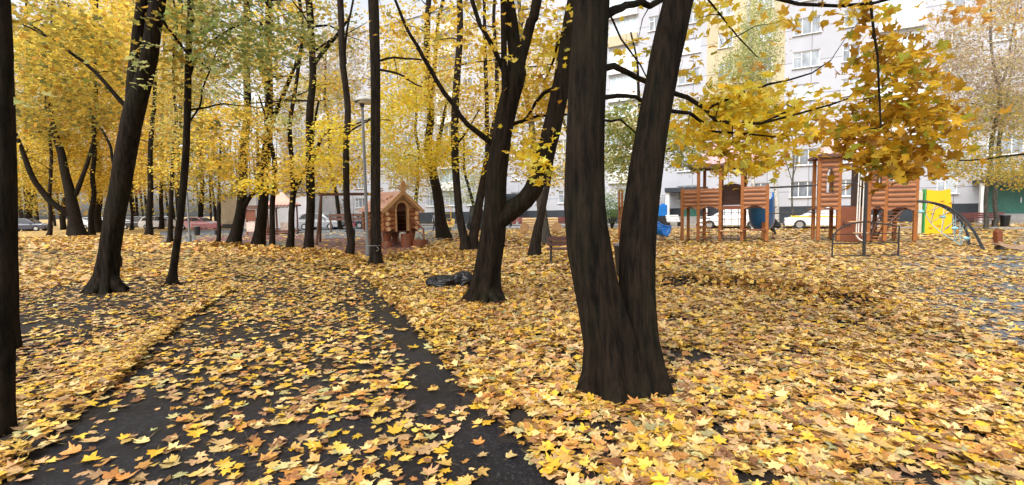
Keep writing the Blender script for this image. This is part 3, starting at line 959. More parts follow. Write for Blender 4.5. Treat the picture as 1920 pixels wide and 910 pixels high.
car('car', car_at(262, 62), 0.2, P_BLK, 'black estate car far beyond the trees, next to a white one', 'car', 'suv', group='cars far beyond the trees')
car('car', car_at(303, 60), 0.2, P_WHITE, 'white estate car far beyond the trees next to a black one', 'car', 'suv', group='cars far beyond the trees')
car('car', car_at(372, 54), -.15, P_RED, 'small rose coloured car beside the beige utility building wall', 'car', 'sedan', group='cars far beyond the trees')
car('car', car_at(48, 60), .3, P_NAVY, 'dark blue car far off behind the twin near trunks', 'car', 'suv', group='cars far beyond the trees')
car('car', car_at(187, 64), .15, P_SILV, 'silver car far off beside the great forked maple', 'car', 'suv', group='cars far beyond the trees')
# ------------------------------------------------------------------ playground materials
def wood(name, c, var=.3, rough=.6, sc=3.0, st=(1, 1, 8)):
    return mat(name, c, rough, var, sc, stretch=st, bmp=.25)
W_POST = wood('orange_stained_post', (.25, .082, .012))
W_LOG = mat('stained_half_logs', (.28, .108, .040), .6, .34, 3, stretch=(1, 8, 8), bmp=.35)
W_DARK = wood('dark_brown_board', (.09, .035, .018), .3)
W_PANEL = wood('red_brown_panel', (.15, .040, .012), .25)
W_LIGHT = mat('varnished_pine', (.46, .27, .13), .5, .2, 4, stretch=(2, 8, 8))
W_RAW = mat('raw_pine_logs', (.62, .45, .24), .7, .25, 3, stretch=(1, 7, 7))
M_ROOFP = mat('rose_metal_roof', (.58, .36, .36), .32, .08, 3, spec=.6)
M_ROOFR = mat('terracotta_sheet_roof', (.66, .38, .33), .35, .10, 3, spec=.6)
M_BLUE = mat('blue_plastic', (.012, .16, .52), .28, .06, 3, bmp=0)
M_STEEL = mat('black_tube_steel', (.014, .014, .016), .45, .2, 8)
M_ROPE = mat('white_rope', (.55, .54, .50), .8, .2, 30)
M_YEL = mat('yellow_board', (.78, .44, .008), .4, .06, 3)
M_GRN = mat('green_board', (.06, .30, .08), .4, .1, 3)
M_MAR = mat('maroon_bench_wood', (.17, .045, .04), .5, .2, 4, stretch=(1, 6, 6))
M_BLK = mat('black_plastic', (.012, .012, .013), .35, .2, 6)
M_GREYM = mat('galvanised_pole', (.15, .155, .16), .45, .12, 6)

def log_panel(parent, x0, x1, z0, z1, y=0.0, n=4, arch=True, crest=True, name='log_panel', window=False):
    m = MB(); bk = MB()
    hh = (z1 - z0) / n
    cx = (x0 + x1) / 2; w_ = x1 - x0
    for k in range(n):
        z = z0 + hh * (k + .5)
        segs = [(x0, x1)]
        if window and window[0] < z < window[1]:
            hw = w_ * .2 * (1 if z < window[1] - .25 else .55)
            segs = [(x0, cx - hw), (cx + hw, x1)]
        for a, b in segs:
            m.tube([(a, y, z), (b, y, z)], hh * .485, 12)
            bk.box((a + b) / 2, y + .01, z, b - a - .01, hh * .72, hh)
    if crest:
        pts = [(x0, z1 - .02)]
        for k in range(13):
            t = k / 12
            pts.append((x0 + w_ * t, z1 + .05 + .035 * abs(math.sin(t * PI * 3.5))))
        pts.append((x1, z1 - .02))
        m.prism(pts, y - .055, y + .055)
    if arch:
        pts = [(x0, z0 + .03), (x0, z0 - .13)]
        for k in range(11):
            t = k / 10
            pts.append((x0 + w_ * (.1 + .8 * t), z0 - .13 + .13 * math.sin(PI * t) + (.015 if k % 2 else 0)))
        pts += [(x1, z0 - .13), (x1, z0 + .03)]
        m.prism(pts, y - .05, y + .05)
    o = m.build(name, W_LOG, parent)
    bk.build('backing', W_DARK, o)
    if window:
        f = MB()
        zb, zt = window; hw = w_ * .2; n_ = 10
        out = [(cx - hw - .05, zb - .05)] + [(cx - (hw + .05) * math.cos(PI * k / n_ ), zt - .35 + .42 * math.sin(PI * k / n_) ** .8) for k in range(n_ + 1)] + [(cx + hw + .05, zb - .05)]
        inn = [(cx - hw, zb)] + [(cx - hw * math.cos(PI * k / n_), zt - .36 + .34 * math.sin(PI * k / n_) ** .8) for k in range(n_ + 1)] + [(cx + hw, zb)]
        L = len(out)
        vs = [(u, y - .09, v) for u, v in out] + [(u, y - .09, v) for u, v in inn] + [(u, y + .07, v) for u, v in out] + [(u, y + .07, v) for u, v in inn]
        fs = []
        for k in range(L):
            j = (k + 1) % L
            fs += [(k, j, L + j, L + k), (2 * L + k, 3 * L + k, 3 * L + j, 2 * L + j), (L + k, L + j, 3 * L + j, 3 * L + k), (k, 2 * L + k, 2 * L + j, j)]
        f.add(vs, fs)
        f.box(cx, y, (zb + zt) / 2 - .05, .03, .04, zt - zb - .1).box(cx, y + .001, zb + (zt - zb) * .45, hw * 2, .035, .03)
        f.build('window_frame', W_DARK, o, fix=False)
    return o
def post(parent, x, y, z, w_=.135):
    m = MB().box(x, y, z / 2 + .04, w_, w_, z - .08)
    o = m.build('post', W_POST, parent, bevel=.012)
    MB().box(x, y, .05, .06, .06, .14).build('foot', M_DARK, o)
    return o
def hip_roof(parent, cx, cy, z0, wx, wy, h, m, name='roof', fringe=None):
    r = MB()
    a, b = wx / 2, wy / 2
    n = 7
    base = [(cx - a, cy - b, z0), (cx + a, cy - b, z0), (cx + a, cy + b, z0), (cx - a, cy + b, z0)]
    top = [(cx - .06, cy - .06, z0 + h), (cx + .06, cy - .06, z0 + h), (cx + .06, cy + .06, z0 + h), (cx - .06, cy + .06, z0 + h)]
    mid = [tuple(q[i] + (t[i] - q[i]) * .34 - (0.10 * h if i == 2 else 0) for i in range(3)) for q, t in zip(base, top)]
    r.add(base + mid + top, [(0, 3, 2, 1)] + [(k, (k + 1) % 4, 4 + (k + 1) % 4, 4 + k) for k in range(4)] + [(4 + k, 4 + (k + 1) % 4, 8 + (k + 1) % 4, 8 + k) for k in range(4)] + [(8, 9, 10, 11)])
    for k in range(1, 9):                                   # standing ribs down each side
        t = k / 9
        for sx, sy in ((1, 0), (0, 1)):
            for sg in (-1, 1):
                if sx: p0 = (cx - a + 2 * a * t, cy + sg * b, z0 + .012); 
                else: p0 = (cx + sg * a, cy - b + 2 * b * t, z0 + .012)
                f_ = 1 - abs(2 * t - 1)
                lim = min(f_, .34 * 1.0)
                p1 = (p0[0] + (cx - p0[0]) * (lim if not sx else 0), p0[1] + (cy - p0[1]) * (lim if sx else 0), z0 + .012 + (h * .34 - .10 * h) * lim / .34)
                r.tube([p0, p1], .014, 4)
    o = r.build(name, m, parent)
    e = MB()
    for sg in (-1, 1):
        e.box(cx, cy + sg * (b - .04), z0 - .06, wx - .02, .05, .11)
        e.box(cx + sg * (a - .04), cy, z0 - .061, .05, wy - .14, .11)
    e.build('eave_board', fringe or W_DARK, o)
    return o

# ------------------------------------------------------------------ log play tower, wide and low (with blue slides)
def X(px, Y, py=420): return at(px, py, Y)[0]
Yl = 20.9
x0 = X(1358, Yl)
TH1 = math.radians(26)
T1 = empty('log_play_tower', (x0, Yl, 0), -TH1, 'wide low log play tower with a rose hip roof, dark hatch and blue scoop slide', 'play tower')
sc1 = 1 / 42.2
def lx(px):
    k = x0 / Yl + (px - 1358) / F
    return (k * Yl - x0) / (math.cos(TH1) + k * math.sin(TH1))
for px_, zt in ((1279, 2.45), (1309, 3.45), (1350, 3.45), (1391, 3.45), (1438, 2.5)):
    post(T1, lx(px_), 0, zt)
for px_, zt, dy in ((1285, 2.45, 1.3), (1316, 3.45, 1.5), (1350, 3.45, 1.9), (1397, 3.45, 1.9), (1434, 2.4, 1.5)):
    post(T1, lx(px_), dy, zt)
log_panel(T1, lx(1282), lx(1306), 1.62, 2.33, -.02, 4)
log_panel(T1, lx(1312), lx(1347), 1.62, 2.35, -.02, 4)
log_panel(T1, lx(1394), lx(1435), 1.62, 2.37, -.02, 4)
MB().box(lx(1297), .70, 1.56, .95, 1.4, .06).box(lx(1331), .9, 1.561, .95, 1.7, .06).box(lx(1371), .95, 1.562, .95, 1.8, .06).box(lx(1415), .75, 1.56, 1.05, 1.4, .06).build('deck', W_PANEL, T1)
MB().box(lx(1331), 1.75, 2.0, .85, .04, .8).build('rear_panel', W_PANEL, T1)
for px_ in (1282, 1435): MB().box(lx(px_), .72, 2.0, .04, 1.25, .75).build('end_panel', W_PANEL, T1)
tn = MB().prism([(lx(1353), 1.66), (lx(1353), 2.5)] + [(lx(1371) - .42 * math.cos(PI * k / 8), 2.5 + .16 * math.sin(PI * k / 8)) for k in range(9)] + [(lx(1389), 2.5), (lx(1389), 1.66)], 1.2, 1.24)
tn.box(lx(1353) - .01, .65, 2.08, .03, 1.1, .84).box(lx(1389) + .01, .65, 2.08, .03, 1.1, .84)
tn.build('hatch_panel', W_DARK, T1)
MB().box(lx(1371), -.01, 1.55, .86, .08, .16).build('beam', W_PANEL, T1)
hip_roof(T1, lx(1350), .95, 3.48, 2.75, 2.6, 1.25, M_ROOFP)
hip_roof(T1, lx(1412), .95, 3.3, 1.45, 2.1, .9, M_ROOFP)
net = MB()
for k in range(3): net.tube([(lx(1371) - .28 + k * .28, -.02, 1.5), (lx(1371) - .28 + k * .28, -.25, .04)], .012, 5)
for k in range(5): net.tube([(lx(1371) - .42, -.03 - .045 * k, 1.32 - k * .28), (lx(1371) + .42, -.03 - .045 * k, 1.32 - k * .28)], .012, 5)
for k in range(4): net.tube([(lx(1331) - .42, .9, .3 + k * .3), (lx(1331) + .42, .9, .3 + k * .3)], .012, 5)
net.build('rope_net', M_STEEL, T1)
sc_ = MB()                                                  # climbing stem with steps, centre left
for k in range(6): sc_.box(lx(1320), .55, .2 + k * .22, .5 - .03 * k, .3, .05, rz=.2 * k)
sc_.box(lx(1320), .55, .75, .1, .1, 1.5)
sc_.build('step_column', W_POST, T1)
for px_, z in ((1371, .52), (1415, .58)):
    MB().box(lx(px_), -.1, z, .9, .26, .05).build('step', W_LIGHT if px_ == 1371 else W_PANEL, T1, bevel=.01)
def chute(parent, pts, wd, depth, name='slide', rim=.04):
    m = MB(); n = 10; vs = []; fs = []
    P = [Vector(p) for p in pts]
    rows = []
    for i, p in enumerate(P):
        d = (P[min(i + 1, len(P) - 1)] - P[max(i - 1, 0)]).normalized()
        side = Vector((0, 0, 1)).cross(d); side.normalize()
        up = d.cross(side); 
        row = []
        for lay in (0, .03):
            for k in range(n + 1):
                t = PI * k / n
                r = wd / 2 + lay
                row.append(p + side * (-math.cos(t) * r) + up * (-math.sin(t) * (depth + lay) + depth))
        rows.append(row)
    m2 = 2 * (n + 1)
    for row in rows: vs += row
    for i in range(len(P) - 1):
        a, b = i * m2, (i + 1) * m2
        for k in range(n):
            fs.append((a + k, a + k + 1, b + k + 1, b + k)); fs.append((a + n + 1 + k, b + n + 1 + k, b + n + 2 + k, a + n + 2 + k))
        fs.append((a, b, b + n + 1, a + n + 1)); fs.append((a + n, a + 2 * n + 1, b + 2 * n + 1, b + n))
    for a in (0, (len(P) - 1) * m2):
        for k in range(n): fs.append((a + k, a + n + 1 + k, a + n + 2 + k, a + k + 1))
    m.add(vs, fs)
    for e in (0, n): m.tube([r[e] for r in rows], rim, 6)
    return m.build(name, M_BLUE, parent, smooth=True)
def bez(p, n=12):
    out = []
    for k in range(n + 1):
        t = k / n
        q = [Vector(a) for a in p]
        while len(q) > 1: q = [q[i].lerp(q[i + 1], t) for i in range(len(q) - 1)]
        out.append(tuple(q[0]))
    return out
chute(T1, bez([(lx(1424), .35, 1.75), (lx(1426), .8, 1.6), (lx(1430), 1.5, .5), (lx(1432), 2.2, .42), (lx(1434), 2.8, .40)]), 1.0, .45)
bs = empty('blue_slide', (X(1205, 22), 22, 0), 0, 'small blue slide end curling out from behind the second big stem', 'slide')
chute(bs, bez([(-.35, 1.1, 1.75), (-.1, 1.0, 1.7), (.2, .8, .7), (.60, .4, .26), (1.05, -.2, .30)]), .72, .40)
for sx_ in (-.75, -.2):
    for sy in (.9, 1.5): MB().box(sx_, sy, 1.25, .09, .09, 2.5).build('post', W_POST, bs)
MB().box(-.48, 1.2, 1.66, .7, .75, .06).build('deck', W_PANEL, bs)
for k in range(5): MB().box(-.48, 1.55 + .06 * (5 - k), .28 + .28 * k, .5, .12, .04).build('rung', W_PANEL, bs)

# ------------------------------------------------------------------ tall log tower (arched window, ramp board, stairs, ropes)
Yr = 19.4
x1_ = X(1622, Yr)
TH2 = math.radians(20)
T2 = empty('tall_log_tower', (x1_, Yr, 0), -TH2, 'tall log tower with a pointed arch window, rose roof, curved stair and white climbing ropes', 'play tower')
sc2 = 1 / 45.4
def rx(px):
    k = x1_ / Yr + (px - 1622) / F
    return (k * Yr - x1_) / (math.cos(TH2) + k * math.sin(TH2))
for px_, zt in ((1534, 3.66), (1572, 3.66), (1628, 3.66), (1659, 3.66), (1716, 2.6)): post(T2, rx(px_), 0, zt)
for px_, zt in ((1540, 3.66), (1576, 3.66), (1624, 3.66), (1664, 3.66), (1704, 2.5)): post(T2, rx(px_), 1.35, zt)
log_panel(T2, rx(1537), rx(1569), 1.50, 3.56, -.02, 10, window=(2.1, 3.1), crest=False)
log_panel(T2, rx(1631), rx(1656), 1.50, 3.2, -.02, 8, window=(2.25, 3.0), crest=False)
log_panel(T2, rx(1662), rx(1713), 1.45, 2.42, -.02, 5)
MB().box(rx(1553), .85, 1.42, .82, 1.7, .06).box(rx(1600), .85, 1.421, 1.0, 1.6, .06).box(rx(1643), .85, 1.42, .65, 1.7, .06).box(rx(1688), .8, 1.40, 1.2, 1.5, .06).build('deck', W_PANEL, T2)
MB().box(rx(1598), .02, .78, 1.16, .05, 1.46).box(rx(1633), .6, .7, .3, .04, 1.3).build('ramp_board', W_PANEL, T2, bevel=.01)
MB().box(rx(1587), -.06, .80, .26, .16, .04).box(rx(1582), -.03, .86, .05, .1, .08).build('foot_hold', W_DARK, T2)
MB().box(rx(1643), 1.74, 2.1, .6, .04, 1.2).build('rear_panel', W_DARK, T2)
MB().box(rx(1618), 1.0, 2.0, .12, .8, 2.6).build('partition', W_DARK, T2)
hip_roof(T2, rx(1590), .70, 3.70, 2.3, 2.1, 1.6, M_ROOFP)
hip_roof(T2, rx(1645), .85, 3.68, 1.4, 2.3, 1.0, M_ROOFP)
st = MB()
for k in range(11):
    t = k / 10
    st.box(rx(1648 + 32 * t ** .7) , .25 + .15 * t, .12 + 1.25 * t, .62, .34, .045)
st.build('stair_slats', W_LOG, T2)
ss = MB()
for y in (.06, .52):
    ss.tube(bez([(rx(1652), y, 0), (rx(1664), y, .9), (rx(1700), y, 1.4)]), .035, 6); ss.tube(bez([(rx(1634), y, 0), (rx(1640), y, .9), (rx(1660), y, 1.4)]), .03, 6)
ss.build('stair_frame', W_DARK, T2)
bars = MB()
def zT2(py): return 1.6 + (383.5 - py) / 45.4
for py_, dy in ((345, .0), (345, 1.1)):
    bars.tube([(rx(1442), dy, zT2(py_ + 2)), (rx(1534), dy, zT2(py_))], .026, 8)
MB().tube([(rx(1442), .05, zT2(399)), (rx(1534), .05, zT2(397))], .026, 8).build('low_bar', M_STEEL, T2)
for k in range(6): bars.tube([(rx(1450 + k * 14), 0, zT2(346)), (rx(1450 + k * 14), 1.1, zT2(346))], .016, 6)
bars.build('monkey_bars', M_STEEL, T2)
MB().tube([(rx(1574), 0, zT2(344)), (rx(1630), 0, zT2(344))], .022, 8).tube(bez([(rx(1574), 0, zT2(322)), (rx(1600), 0, zT2(314)), (rx(1630), 0, zT2(322))]), .022, 8).build('cross_bar', M_STEEL, T2)
rp = MB()
for px_ in (1597, 1601, 1607, 1613):
    b = [(rx(px_ + 3), -.5, 3.2), (rx(px_), -.6, 1.5), (rx(px_ - 2), -.7, .35)]
    rp.tube(bez(b, 8), .022, 6)
rp.tube(bez([(rx(1594), -.7, .4), (rx(1600), -.75, .1), (rx(1611), -.7, .14)], 6), .03, 6)
rp.build('climbing_rope', M_ROPE, T2)
for py_, px_ in ((415, 1593), (436, 1603)):
    MB().box(rx(px_), -.68, zT2(py_), .5, .16, .045, rz=.2).build('rope_step', W_LIGHT, T2)
MB().tube([(rx(1605), -.62, 3.22), (rx(1605), .1, 3.22)], .035, 8).box(rx(1605), .0, 3.25, 1.1, .1, .1).build('rope_beam', W_DARK, T2)
MB().tube([(rx(1640), 1.2, .7), (rx(1640), 1.2, 1.5)], .05, 8).box(rx(1636), 1.3, 1.1, .1, .06, .7).build('pole_pad', mat('red_pad', (.45, .02, .05), .5, .1, 5), T2)
tk = empty('white_drum', (X(1634, 22), 22, 0), 0, 'small white round drum standing behind the tall log tower', 'drum')
MB().tube([(0, 0, .45), (0, 0, .52), (0, 0, 1.0), (0, 0, 1.08)], [.26, .30, .30, .24], 18).build('drum', M_WHITE, tk)
MB().box(0, 0, .225, .3, .3, .45).build('stand', M_DARK, tk)

# black low climbing arch in front of the tall tower
g0 = ground(1560, 483); g1 = ground(1677, 480)
ar = empty('climbing_arch', (g0[0], g0[1], 0), 0, 'low black steel arch frame with a tall middle post in front of the tall tower', 'climbing frame')
wA = g1[0] - g0[0]
am = MB()
a_pts = [(0, 0, 0)] + [(wA * .5 - wA * .5 * math.cos(t), 0, .55 + .52 * math.sin(t)) for t in np.linspace(0.05, PI / 2, 8)] + [(wA, .0, 1.02 * .9), (wA, 0, 0)]
am.tube(a_pts, .024, 8)
am.build('arch_rail', M_STEEL, ar)
MB().tube([(wA * .48, 0, 0), (wA * .48, 0, 2.35)], .045, 10).build('post', M_STEEL, ar)
am = MB()
for z, r in ((.05, .016), (.42, .02), (.70, .016)): am.tube([(0, 0.0, z), (wA, 0.0, z)], r, 6)
am.build('cross_rail', M_STEEL, ar)

# big black arched ladder with coloured rope net, right of the tower
la = empty('arched_ladder', (X(1718, 19), 19, 0), 0, 'long black arched ladder curving down over a pale rope net beside the yellow wall', 'climbing frame')
def lp(px, py, Y):
    p = at(px, py, Y); return (p[0] - la.location[0], p[1] - 19, max(0, p[2]))
A1 = [lp(1719, 378, 18.4), lp(1745, 380, 18.2), lp(1775, 388, 17.6), lp(1803, 406, 17), lp(1826, 434, 16.4), tuple(np.array(ground(1845, 470)) - np.array([la.location[0], 19, 0]))]
A2 = [lp(1719, 377, 19.6), lp(1742, 379, 19.4), lp(1770, 389, 18.9), lp(1796, 408, 18.2), lp(1813, 436, 17.6), tuple(np.array(ground(1817, 461)) - np.array([la.location[0], 19, 0]))]
def cr(pts, n=5): return [tuple(q) for q in smooth3(pts, n)]
def smooth3(pts, n=5):
    P = [np.array(p, float) for p in pts]; P = [2 * P[0] - P[1]] + P + [2 * P[-1] - P[-2]]
    out = []
    for i in range(1, len(P) - 2):
        for k in range(n):
            t = k / n
            out.append(.5 * ((2 * P[i]) + (P[i + 1] - P[i - 1]) * t + (2 * P[i - 1] - 5 * P[i] + 4 * P[i + 1] - P[i + 2]) * t * t + (3 * P[i] - P[i - 1] - 3 * P[i + 1] + P[i + 2]) * t ** 3))
    out.append(P[-2])
    return out
C1, C2 = smooth3(A1), smooth3(A2)
MB().tube(C1, .045, 8).build('side_rail', M_STEEL, la)
MB().tube(C2, .045, 8).build('side_rail', M_STEEL, la)
rg = MB()
for k in range(3, len(C1) - 1, 3): rg.tube([C1[k], C2[k]], .02, 6)
rg.build('rung', M_STEEL, la)
nr = MB()
tgt = [lp(1735, 400, 18.7), lp(1745, 418, 18.5), lp(1765, 436, 18), lp(1790, 452, 17.4), lp(1800, 460, 17.2)]
for k, t in enumerate(tgt):
    for j in (4 + k * 3, 9 + k * 3):
        if j < len(C1): nr.tube([t, C1[j]], .010, 5); nr.tube([t, C2[j]], .010, 5)
nr.tube(smooth3(tgt, 3), .018, 5)
nr.build('rope_net', mat('pale_cyan_rope', (.25, .40, .44), .7, .3, 12), la)
for k, (px_, py_, Y_) in enumerate(((1790, 428, 17.2), (1812, 447, 16.8), (1727, 397, 18.4), (1768, 407, 18))):
    p = lp(px_, py_, Y_)
    MB().ball(p, .085, 10, 7, (1.3, 1, .7)).build('hand_hold', mat('sky_plastic', (.25, .5, .62), .4, .1, 5), la, smooth=True)

# yellow climbing wall
yw = ground(1758, 440)
ywr = empty('climbing_wall', (yw[0], yw[1], 0), -.1, 'yellow board climbing wall with oval grip holes, green edge and pale post', 'climbing wall')
MB().prism([(-.62, .05), (-.58, 2.28), (-.2, 2.22), (.1, 2.2), (.5, 2.3), (.62, 1.2), (.68, .05)], 0, .05).build('board', M_YEL, ywr)
for k in range(9):
    hx, hz = (-.35 + .38 * (k % 3) + .06 * (k // 3)), .35 + .62 * (k // 3) + .1 * (k % 2)
    MB().ball((hx, -.01, hz), .085, 10, 6, (1.2, .35, .5)).build('grip', mat('grip_ochre', (.42, .24, .02), .6, .1, 5), ywr, smooth=True)
MB().box(-.66, .06, 1.15, .05, .2, 2.3).build('green_edge', M_GRN, ywr)
MB().box(-.86, .12, 1.1, .22, .22, 2.2).build('post', mat('pale_post', (.50, .46, .36), .6, .1, 4), ywr, bevel=.02)

# ------------------------------------------------------------------ cabin playhouse
pb = ground(752, 463)
ph = empty('log_cabin_playhouse', (pb[0], pb[1] + .2, 0), math.radians(42), 'small log cabin playhouse with carved gable, arched doorway and terracotta roof on stumpy feet', 'playhouse')
W_, Dp = 1.75, 2.1
zf = .72
wl_ = MB()
nl, hh = 5, .20
for k in range(nl):
    z = zf + .1 + hh * k
    for sx_ in (-1, 1):
        wl_.tube([(sx_ * (W_ / 2 - .1), -.12, z), (sx_ * (W_ / 2 - .1), Dp + .1, z)], .105, 12)
    wl_.tube([(-W_ / 2 - .05, Dp - .02, z + .08), (W_ / 2 + .05, Dp - .02, z + .08)], .10, 12)
    for a, b in ((-W_ / 2 - .06, -.33), (.33, W_ / 2 + .06)):
        wl_.tube([(a, 0, z + .06), (b, 0, z + .06)], .105, 12)
wl_.build('log_wall', W_LOG, ph, smooth=False)
ends = MB()
for k in range(4):
    for sx_ in (-1, 1):
        z = zf + .12 + .235 * k
        ends.tube([(sx_ * (W_ / 2 - .16 + .05 * (k % 2)), -.16, z), (sx_ * (W_ / 2 - .16 + .05 * (k % 2)), -.125, z)], .095, 14)
ends.build('log_end', mat('pale_log_end', (.66, .42, .24), .6, .1, 6), ph)
gb = MB()
eav, apx = zf + 1.05, zf + 1.80
outer = [(-W_ / 2 - .02, eav)] + [(0, apx)] + [(W_ / 2 + .02, eav)]
arcn = 10
inner = [(.30, eav)] + [(.30 * math.cos(PI * k / arcn), eav + .30 * math.sin(PI * k / arcn)) for k in range(arcn + 1)] + [(-.30, eav)]
gb.prism(outer + inner, -.03, .02)
gb.build('gable', W_LIGHT, ph)
dfm = MB()
o_ = [(.36, zf)] + [(.36 * math.cos(PI * k / arcn), eav + .36 * math.sin(PI * k / arcn)) for k in range(arcn + 1)] + [(-.36, zf)]
i_ = [(.28, zf)] + [(.28 * math.cos(PI * k / arcn), eav + .28 * math.sin(PI * k / arcn)) for k in range(arcn + 1)] + [(-.28, zf)]
L = len(o_)
vs = [(u, -.12, v) for u, v in o_] + [(u, -.12, v) for u, v in i_] + [(u, .04, v) for u, v in o_] + [(u, .04, v) for u, v in i_]
fs = []
for k in range(L - 1): fs += [(k, k + 1, L + k + 1, L + k), (L + k, L + k + 1, 3 * L + k + 1, 3 * L + k), (k, 2 * L + k, 2 * L + k + 1, k + 1)]
dfm.add(vs, fs).build('door_frame', W_LIGHT, ph, fix=True)
MB().box(0, Dp / 2, zf - .02, W_ - .1, Dp, .06).build('floor', W_DARK, ph)
bw = MB()
MB().box(0, Dp - .13, zf + .55, W_ - .2, .03, 1.0).build('inner_wall', W_DARK, ph)
wf = MB().box(.06, Dp - .19, zf + .72, .42, .03, .50)
wo2 = wf.build('rear_window', mat('pink_window_panel', (.62, .42, .50), .4, .1, 5), ph)  # solid pink panel in front of the inner wall
MB().box(.06, Dp - .21, zf + .72, .42, .02, .035).box(.06, Dp - .212, zf + .72, .035, .02, .5).build('frame', W_DARK, wo2)
sw = MB().box(-W_ / 2 + .0, Dp * .35, zf + .62, .06, .62, .52).build('side_window', mat('dark_window_panel', (.10, .11, .10), .2, .2, 5), ph)  # solid dark panel set on the side logs
MB().box(-W_ / 2 - .03, Dp * .35, zf + .36, .05, .7, .05).box(-W_ / 2 - .03, Dp * .35, zf + .88, .05, .7, .05).box(-W_ / 2 - .031, Dp * .35 - .33, zf + .62, .05, .05, .5).box(-W_ / 2 - .031, Dp * .35 + .33, zf + .62, .05, .05, .5).box(-W_ / 2 - .03, Dp * .35, zf + .62, .04, .04, .5).build('frame', W_LIGHT, sw)
for sg in (-1, 1):
    rf = MB()
    ex, ez = sg * (W_ / 2 + .14), eav - .13
    y0_, y1_ = -.22, Dp + .25
    rf.add([(ex, y0_, ez), (0, y0_, apx + .02), (0, y1_, apx + .02), (ex, y1_, ez), (ex, y0_, ez + .045), (0, y0_, apx + .07), (0, y1_, apx + .07), (ex, y1_, ez + .045)],
           [(0, 1, 2, 3), (4, 7, 6, 5), (0, 4, 5, 1), (3, 2, 6, 7), (0, 3, 7, 4), (1, 5, 6, 2)])
    ro = rf.build('roof', M_ROOFR, ph)
    bd = MB()
    dx_, dz_ = -ex, (apx - ez)
    Ln = math.hypot(dx_, dz_); an = math.atan2(dz_, dx_)
    bd.box(ex / 2 * 1.03, -.25, (apx + ez) / 2, Ln * 1.1, .05, .15, ry=-an)
    bd.box(ex / 2 * .92, -.19, (apx + ez) / 2 - .11, Ln * .9, .04, .05, ry=-an)
    bd.build('barge_board', W_LIGHT, ro)
def finial(parent, y):
    f = MB()
    f.box(0, y + .01, apx + .12, .22, .04, .5); f.ball((0, y, apx + .42), .12, 10, 7, (1, .5, 1))
    f.box(0, y, apx + .22, .12, .05, .36)
    f.ball((0, y, apx + .36), .09, 10, 7, (1, .5, 1))
    for sg in (-1, 1):
        f.tube(bez([(0, y, apx - .02), (sg * .1, y, apx + .15), (sg * .32, y, apx + .20)], 6), [.05, .05, .05, .045, .04, .035, .02], 8)
        f.tube(bez([(0, y, apx + .1), (sg * .2, y, apx + .34), (sg * .3, y, apx + .28)], 6), .03, 6)
    f.build('finial', W_LIGHT, parent)
rl = []
for k in range(60):
    t, y_ = random.uniform(.08, .95) ** .7, random.uniform(-.15, Dp + .15)
    sg = -1 if k < 42 else 1
    rl.append((sg * (W_ / 2 + .14) * t, y_, apx + .085 + (eav - .13 - apx) * t))
c_, s_n = math.cos(math.radians(42)), math.sin(math.radians(42))
RL = np.array([(ph.location[0] + x * c_ - y * s_n, ph.location[1] + x * s_n + y * c_, z) for x, y, z in rl])
V, fc, pl, nper = leaf_arrays(RL, RNG.uniform(.08, .13, len(RL)), 1, .5, RNG, .3)
tag(np_mesh('leaves_on_roof', V, fc, nper, M_LITTER, None, np.repeat(pick_cols(len(RL), 'litter'), pl, 0)), kind='stuff')
finial(ph, -.27); finial(ph, Dp + .2)
ft = MB()
for fx, fy in ((-.62, .25), (.62, .25), (-.62, Dp - .3), (.62, Dp - .3)):
    MB().tube([(fx, fy, 0), (fx, fy, .08), (fx, fy, .30), (fx, fy, .66)], [.30, .29, .16, .24], 12).build('foot', W_PANEL, ph)
MB().tube([(.12, -.32, 0), (.12, -.32, .60)], .30, 18).build('step', W_PANEL, ph)
MB().tube([(.55, -.72, 0), (.55, -.72, .32)], .36, 20).build('step', W_PANEL, ph)
hr = MB().tube([(.40, -.15, 1.32), (.62, -.95, .80)], .035, 8).tube([(.40, -.15, .6), (.40, -.15, 1.34)], .035, 8).tube([(.62, -.93, .32), (.62, -.93, .84)], .035, 8).tube([(.41, -.2, 1.0), (.6, -.9, .5)], .02, 6)
hr.build('handrail', W_PANEL, ph)

# ------------------------------------------------------------------ swing with a child
sw_ = empty('swing_frame', (X(655, 25.5), 25.5, 0), math.radians(18), 'brown timber swing frame with splayed legs beside the lamp post, a child on its seat', 'swing')
bw_ = 1.35
MB().box(0, 0, 2.62, 2 * bw_ + .3, .14, .15).build('top_beam', W_DARK, sw_, bevel=.01)
for sx_ in (-1, 1):
    for sy in (-1, 1):
        MB().tube([(sx_ * bw_, 0, 2.62), (sx_ * (bw_ + .25), sy * 1.15, 0)], .065, 8).build('leg', W_DARK, sw_)
sr = MB()
for sx_ in (-.24, .24): sr.tube([(sx_, 0, 2.58), (sx_, .25, .62)], .01, 5)
sr.build('chain', M_STEEL, sw_)
MB().box(0, .25, .60, .52, .22, .04).build('seat', M_BLK, sw_, bevel=.01)

# plank fence between swing and cars
pf = empty('plank_fence', (X(668, 40), 40, 0), .0, 'low brown plank fence rail in front of the parked cars', 'fence')
for z in (1.1, 1.42): MB().box(0, 0, z, 4.6, .06, .22).build('rail', W_DARK, pf)
for k in range(4): MB().box(-2.2 + k * 1.45, .06, .8, .1, .1, 1.6).build('post', W_DARK, pf)

